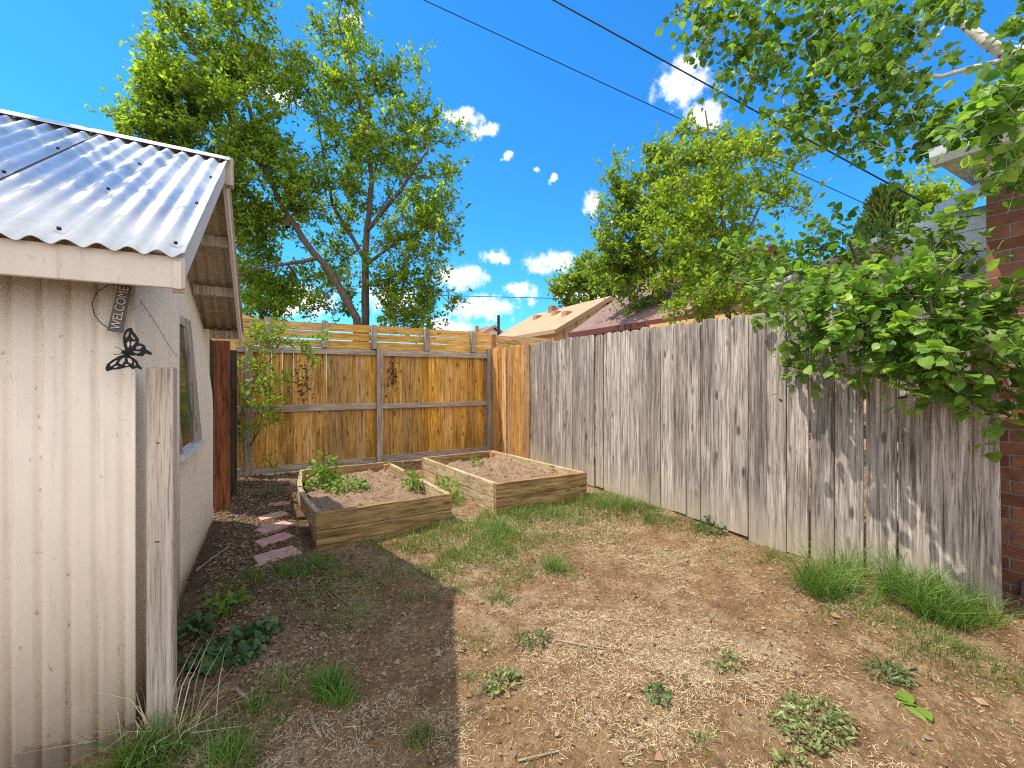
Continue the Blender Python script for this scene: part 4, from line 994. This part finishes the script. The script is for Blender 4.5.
u, v = area(14000, lambda u, v: (vnoise(u * 2.2, v * 2.2, 60) + .5 * vnoise(u * 9, v * 9, 61) + .12 * sstep(v, 2.6, 4) > .82) & (u > .1)); n = len(u)
d = rg.normal(size=(n, 3)) * .5; d[:, 2] = 0
gp.append(blades(np.stack([u, v, gz(u, v) - .005], 1), d, rg.uniform(.015, .06, n), rg.uniform(.001, .0019, n), rg))
vv, ff = join(gp); o = fast('grass', vv, ff, M['grass']); tag(o, 'thin patchy green grass over the yard', 'grass', kind='stuff'); print('grass', len(ff) // 2)
# conspicuous clumps
for px, py, rx, n, h, lab in ((822, 590, 30, 1100, .30, 'tall green grass clump at the fence foot, left of the other two'), (905, 606, 30, 1100, .28, 'tall green grass clump at the fence foot below the leaf shadows'), (955, 628, 34, 1000, .22, 'green grass clump at the fence foot nearest the brick wall'),
        (330, 694, 30, 900, .12, 'dark green grass tuft alone in the shade in front of the beds'), (290, 574, 34, 800, .11, 'green grass clump beside the nearest pink paver'), (552, 573, 22, 420, .12, 'small sunlit green grass tuft in front of the right bed'), (150, 762, 50, 900, .20, 'long grass clump at the foot of the wooden post and shed wall'), (500, 535, 26, 600, .15, 'lush grass clump in front of the gap between the two beds'), (612, 506, 22, 420, .13, 'green grass clump at the right corner of the right bed'), (225, 760, 26, 360, .14, 'grass clump to the right of the wooden post')):
    p = gpt(px, py); t = p[0] * sa + p[1] * ca; r = rx * t / F
    sub_ = []
    for q_ in range(6):
        ox, oy = rg.normal(size=2) * r * (.42, .34)
        sub_.append(grass_patch(p[0] + ox, p[1] + oy, r * rg.uniform(.3, .65), r * rg.uniform(.3, .6), int(n * rg.uniform(.07, .15)), h * rg.uniform(.6, 1.2), rg, .0023, 1.0))
    vv, ff = join(sub_)
    o = fast('grass_clump', vv, ff, M['grass_lush'], origin=tuple(p)); tag(o, lab, 'grass', 'conspicuous grass clumps')
# dry long blades by the post
p = gpt(165, 742); vv, ff = grass_patch(p[0], p[1], .16, .08, 70, .30, rg, .0026, 1.5); o = fast('dry_grass_clump', vv, ff, M['straw'], origin=tuple(p)); tag(o, 'pale dry grass blades arching at the foot of the wooden post', 'grass')
# weeds
def weed(name, lab, px, py, rpx, n, size, h, mat, tmpl=OVAL, cat='weed', z=None, up=1.4, group='weeds in the yard'):
    p = gpt(px, py)
    if z is not None: p = G(px, py, z)
    t = p[0] * sa + p[1] * ca; r = rpx * t / F
    a = rg.uniform(0, 2 * pi, n); rad = np.sqrt(rg.uniform(0, 1, n)); uu = p[0] + r * rad * np.cos(a); vq = p[1] + r * rad * np.sin(a) * .8
    zz = (gz(uu, vq) if z is None else z) + h * rg.uniform(.15, 1, n) * (1.1 - .7 * rad ** 2)
    x, y, zf = frames(n, rg, up); y = y + .6 * np.stack([np.cos(a), np.sin(a), 0 * a + .2], 1); y /= np.linalg.norm(y, axis=1, keepdims=True)
    x = np.cross(y, zf); x /= np.linalg.norm(x, axis=1, keepdims=True)
    lv, lf = stamp(np.stack([uu, vq, zz], 1), tmpl, x, y, np.cross(x, y), size * rg.uniform(.55, 1.3, n))
    e = empty(name, tuple(p), lab, cat, group); fast('leaves', lv, lf, mat, e, False)
    m = MB()
    for k in range(min(n // 4, 40)):
        m.tube([(p[0] + (uu[k] - p[0]) * .3, p[1] + (vq[k] - p[1]) * .3, (float(gz(p[0], p[1])) if z is None else z) - .02), (uu[k], vq[k], zz[k])], .0016, 4, .0009)
    m.build('stems', M['weed_dark'], e); return e
weed('weed', 'pale mat weed cluster on bare dirt left of centre near the shadow edge', 500, 684, 20, 130, .030, .05, M['weed_pale'])
weed('weed', 'small dark green weed on bare dirt between the two pale mats', 657, 697, 13, 60, .030, .05, M['weed_dark'])
weed('weed', 'small grey green weed in the middle of the sunlit dirt', 727, 664, 15, 70, .028, .05, M['weed_pale'])
weed('weed', 'largest pale green weed mat low on the sunlit dirt', 812, 726, 40, 520, .026, .05, M['weed_pale'])
weed('weed', 'straggling weed below the grass clump of the fence foot', 888, 676, 24, 130, .030, .05, M['weed'])
weed('weed', 'low weed right of the pale mat left of centre', 535, 642, 16, 60, .025, .04, M['weed'])
weed('weed', 'small weed spread at the bottom edge below the largest mat', 792, 765, 16, 50, .028, .04, M['weed_pale'])
weed('fallen_leaf', 'bright green leaf lying on dirt below the straggling weed', 912, 708, 9, 5, .085, .02, M['weed_bright'], OVAL * np.array([1.7, 1, 1]), 'leaf', None, 3, None)
weed('ground_ivy', 'round leaved ivy patch on the shaded ground beside the wooden post', 228, 652, 36, 260, .040, .06, M['weed_dark'], ROUND)
weed('ground_ivy', 'upper ivy patch of small round leaves on the bank beside the shed', 262, 632, 20, 110, .034, .05, M['weed'], ROUND)
weed('weed', 'tall leafy weed in the shade at the foot of the shed side wall', 228, 612, 16, 70, .055, .16, M['weed_bright'])
weed('weed', 'dark leafy weed right behind the wooden post', 193, 640, 14, 70, .055, .14, M['weed_dark'])
weed('bed_plant', 'tall bright leafy plant in the back left corner of the left bed', 322, 487, 16, 170, .085, .32, M['weed_bright'], cat='plant', z=.2, up=.5, group='plants in the raised beds')
weed('bed_plant', 'low spreading green plant in the middle of the left bed', 348, 490, 20, 240, .05, .14, M['weed_bright'], cat='plant', z=.2, group='plants in the raised beds')
weed('bed_plant', 'upright green plant against the right side of the left bed', 412, 490, 8, 90, .06, .22, M['weed_bright'], cat='plant', z=.2, up=.5, group='plants in the raised beds')
weed('bed_plant', 'tiny sprout in the soil of the right bed', 476, 466, 7, 34, .06, .12, M['weed_bright'], cat='plant', z=.2, up=.6, group='plants in the raised beds')
weed('weed', 'leafy weeds crowding the gap between the two raised beds', 442, 500, 18, 240, .055, .24, M['weed_bright'], up=.6)
weed('weed', 'weeds on the leaf litter beside the pink pavers', 268, 497, 14, 90, .045, .08, M['weed'])
weed('weed', 'broad weed at the fence foot left of the tall clumps', 712, 532, 16, 80, .05, .1, M['weed'])
# fallen sticks
for k, (x0, y0, x1, y1, r, lab) in enumerate(((196, 572, 228, 548, .008, 'pale stick lying along the foot of the shed wall'), (556, 641, 604, 650, .006, 'thin stick lying on sunlit dirt near the shadow edge'), (518, 762, 560, 752, .004, 'bent dry twig lying at the bottom of the sunlit dirt'), (236, 690, 250, 702, .008, 'short pale stick on the shaded ground beside the ivy'), (312, 718, 322, 740, .008, 'pale split stick below the dark grass tuft'), (820, 604, 850, 618, .004, 'thin twig on the dirt by the fence clumps'))):
    a = gpt(x0, y0); b = gpt(x1, y1); m_ = (a + b) / 2 + (rg.normal() * .01, rg.normal() * .01, .006)
    o = MB().tube([a + (0, 0, r), m_ + (0, 0, r), b + (0, 0, r)], r, 6, r * .6).build('stick', M['twig']); tag(o, lab, 'stick', 'fallen sticks')

# ------------------------------------------------------------------ light, sky, camera
SUN = Vector((-.45, .30, 1.0)).normalized(); EL = math.asin(SUN.z)
sd = bpy.data.lights.new('sun', 'SUN'); sd.energy = 2.6; sd.angle = math.radians(.55); sd.color = (1, .925, .79)
so = bpy.data.objects.new('sun', sd); COL.objects.link(so); so.rotation_euler = SUN.to_track_quat('Z', 'Y').to_euler(); so.location = (-6, 4, 14)
wd = bpy.data.worlds.new('World'); SC.world = wd; wd.use_nodes = True
class WT(NT):
    def __init__(s, w): s.t = w.node_tree; s.t.nodes.clear(); s.out = s.t.nodes.new('ShaderNodeOutputWorld')
W = WT(wd)
sky = W.n('TexSky', sky_type='NISHITA', sun_disc=False, sun_elevation=EL, sun_rotation=math.atan2(SUN.x, SUN.y), altitude=1600, air_density=1.3, dust_density=.6, ozone_density=2.0)
skyc = W.n('HueSaturation', {'Color': sky.outputs[0], 'Saturation': 1.2, 'Value': 1.0, 'Hue': .49}).outputs[0]
skyc = W.mix(1.0, skyc, (.185, .535, .80), 'MULTIPLY')
dirv = W.n('VectorMath', {0: W.n('TexCoord').outputs['Generated']}, operation='NORMALIZE').outputs[0]
nz = W.n('TexNoise', {'Vector': dirv, 'Scale': 26.0, 'Detail': 7.0, 'Roughness': .62})
sub = W.n('VectorMath', {0: nz.outputs['Color'], 1: (.5, .5, .5)}, operation='SUBTRACT').outputs[0]
scl = W.n('VectorMath', {0: sub}, operation='SCALE'); scl.inputs['Scale'].default_value = .05
dv = W.n('VectorMath', {0: dirv, 1: scl.outputs[0]}, operation='ADD').outputs[0]
sep = W.n('SeparateXYZ', {'Vector': dv})
az = W.math('ARCTAN2', sep.outputs[0], sep.outputs[1]); el = W.math('ARCSINE', sep.outputs[2])
ae = W.n('CombineXYZ', {0: az, 1: el, 2: 0.0}).outputs[0]
def azel(px, py):
    p = P(px, py, 1.0) - np.array([0, 0, H]); p /= np.linalg.norm(p); return math.atan2(p[0], p[1]), math.asin(p[2])
mask = None
for px, py, wx, wy in ((462, 118, 24, 14), (484, 131, 20, 9), (507, 159, 7, 6), (553, 179, 5, 6), (536, 170, 4, 3), (594, 205, 14, 18), (620, 222, 12, 8), (683, 82, 34, 30), (705, 118, 26, 20), (553, 262, 34, 14), (497, 257, 17, 9), (462, 277, 34, 16), (522, 290, 20, 12), (480, 308, 44, 16), (531, 301, 8, 6), (565, 290, 14, 14), (445, 325, 40, 10), (600, 300, 40, 14), (395, 300, 40, 18), (350, 18, 14, 8), (280, 95, 30, 16), (300, 300, 50, 20)):
    a0, e0 = azel(px, py); a1, _ = azel(px + wx, py); _, e1 = azel(px, py - wy)
    s_ = W.n('VectorMath', {0: ae, 1: (a0, e0, 0)}, operation='SUBTRACT').outputs[0]
    m_ = W.n('VectorMath', {0: s_, 1: (1 / max(1e-3, abs(a1 - a0)), 1 / max(1e-3, abs(e1 - e0)), 0)}, operation='MULTIPLY').outputs[0]
    l_ = W.n('VectorMath', {0: m_}, operation='LENGTH').outputs['Value']
    v_ = W.math('SUBTRACT', 1.0, l_)
    mask = v_ if mask is None else W.math('MAXIMUM', mask, v_)
n2 = W.n('TexNoise', {'Vector': dirv, 'Scale': 38.0, 'Detail': 9.0, 'Roughness': .66}).outputs[0]
dens = W.math('ADD', mask, W.math('MULTIPLY', W.math('SUBTRACT', n2, .5), 1.7))
# unseen broken cloud, added behind the camera as neutral fill for the shade
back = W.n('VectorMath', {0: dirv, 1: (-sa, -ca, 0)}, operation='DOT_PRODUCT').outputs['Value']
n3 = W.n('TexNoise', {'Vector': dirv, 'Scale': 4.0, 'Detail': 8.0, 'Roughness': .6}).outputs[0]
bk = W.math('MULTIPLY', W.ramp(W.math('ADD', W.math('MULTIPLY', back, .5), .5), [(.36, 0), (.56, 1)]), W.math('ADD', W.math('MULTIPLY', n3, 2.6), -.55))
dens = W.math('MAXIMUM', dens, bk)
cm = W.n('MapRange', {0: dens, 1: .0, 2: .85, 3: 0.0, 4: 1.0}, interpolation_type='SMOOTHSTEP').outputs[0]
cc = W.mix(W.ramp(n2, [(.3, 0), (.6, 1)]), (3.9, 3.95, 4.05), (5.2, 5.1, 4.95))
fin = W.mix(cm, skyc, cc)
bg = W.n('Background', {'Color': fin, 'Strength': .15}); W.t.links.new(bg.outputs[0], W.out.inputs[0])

cd = bpy.data.cameras.new('camera'); cam = bpy.data.objects.new('camera', cd); COL.objects.link(cam); SC.camera = cam
cd.sensor_width = 36; cd.lens = F / 1024 * 36; cd.shift_y = -6 / 1024; cd.clip_end = 2000; cd.clip_start = .05
cam.location = (0, 0, H); cam.rotation_euler = (pi / 2, 0, -math.atan2(sa, ca))
SC.view_settings.view_transform = 'Standard'; SC.view_settings.look = 'None'; SC.view_settings.exposure = 1.2; SC.view_settings.gamma = 1
SC.render.engine = 'CYCLES'; SC.cycles.use_denoising = False; SC.cycles.use_adaptive_sampling = False; wd.cycles.sampling_method = 'MANUAL'; wd.cycles.sample_map_resolution = 2048; SC.cycles.pixel_filter_type = 'BLACKMAN_HARRIS'; SC.cycles.filter_width = 1.15; SC.cycles.sample_clamp_indirect = 4
SC.cycles.max_bounces = 8; SC.cycles.transparent_max_bounces = 8
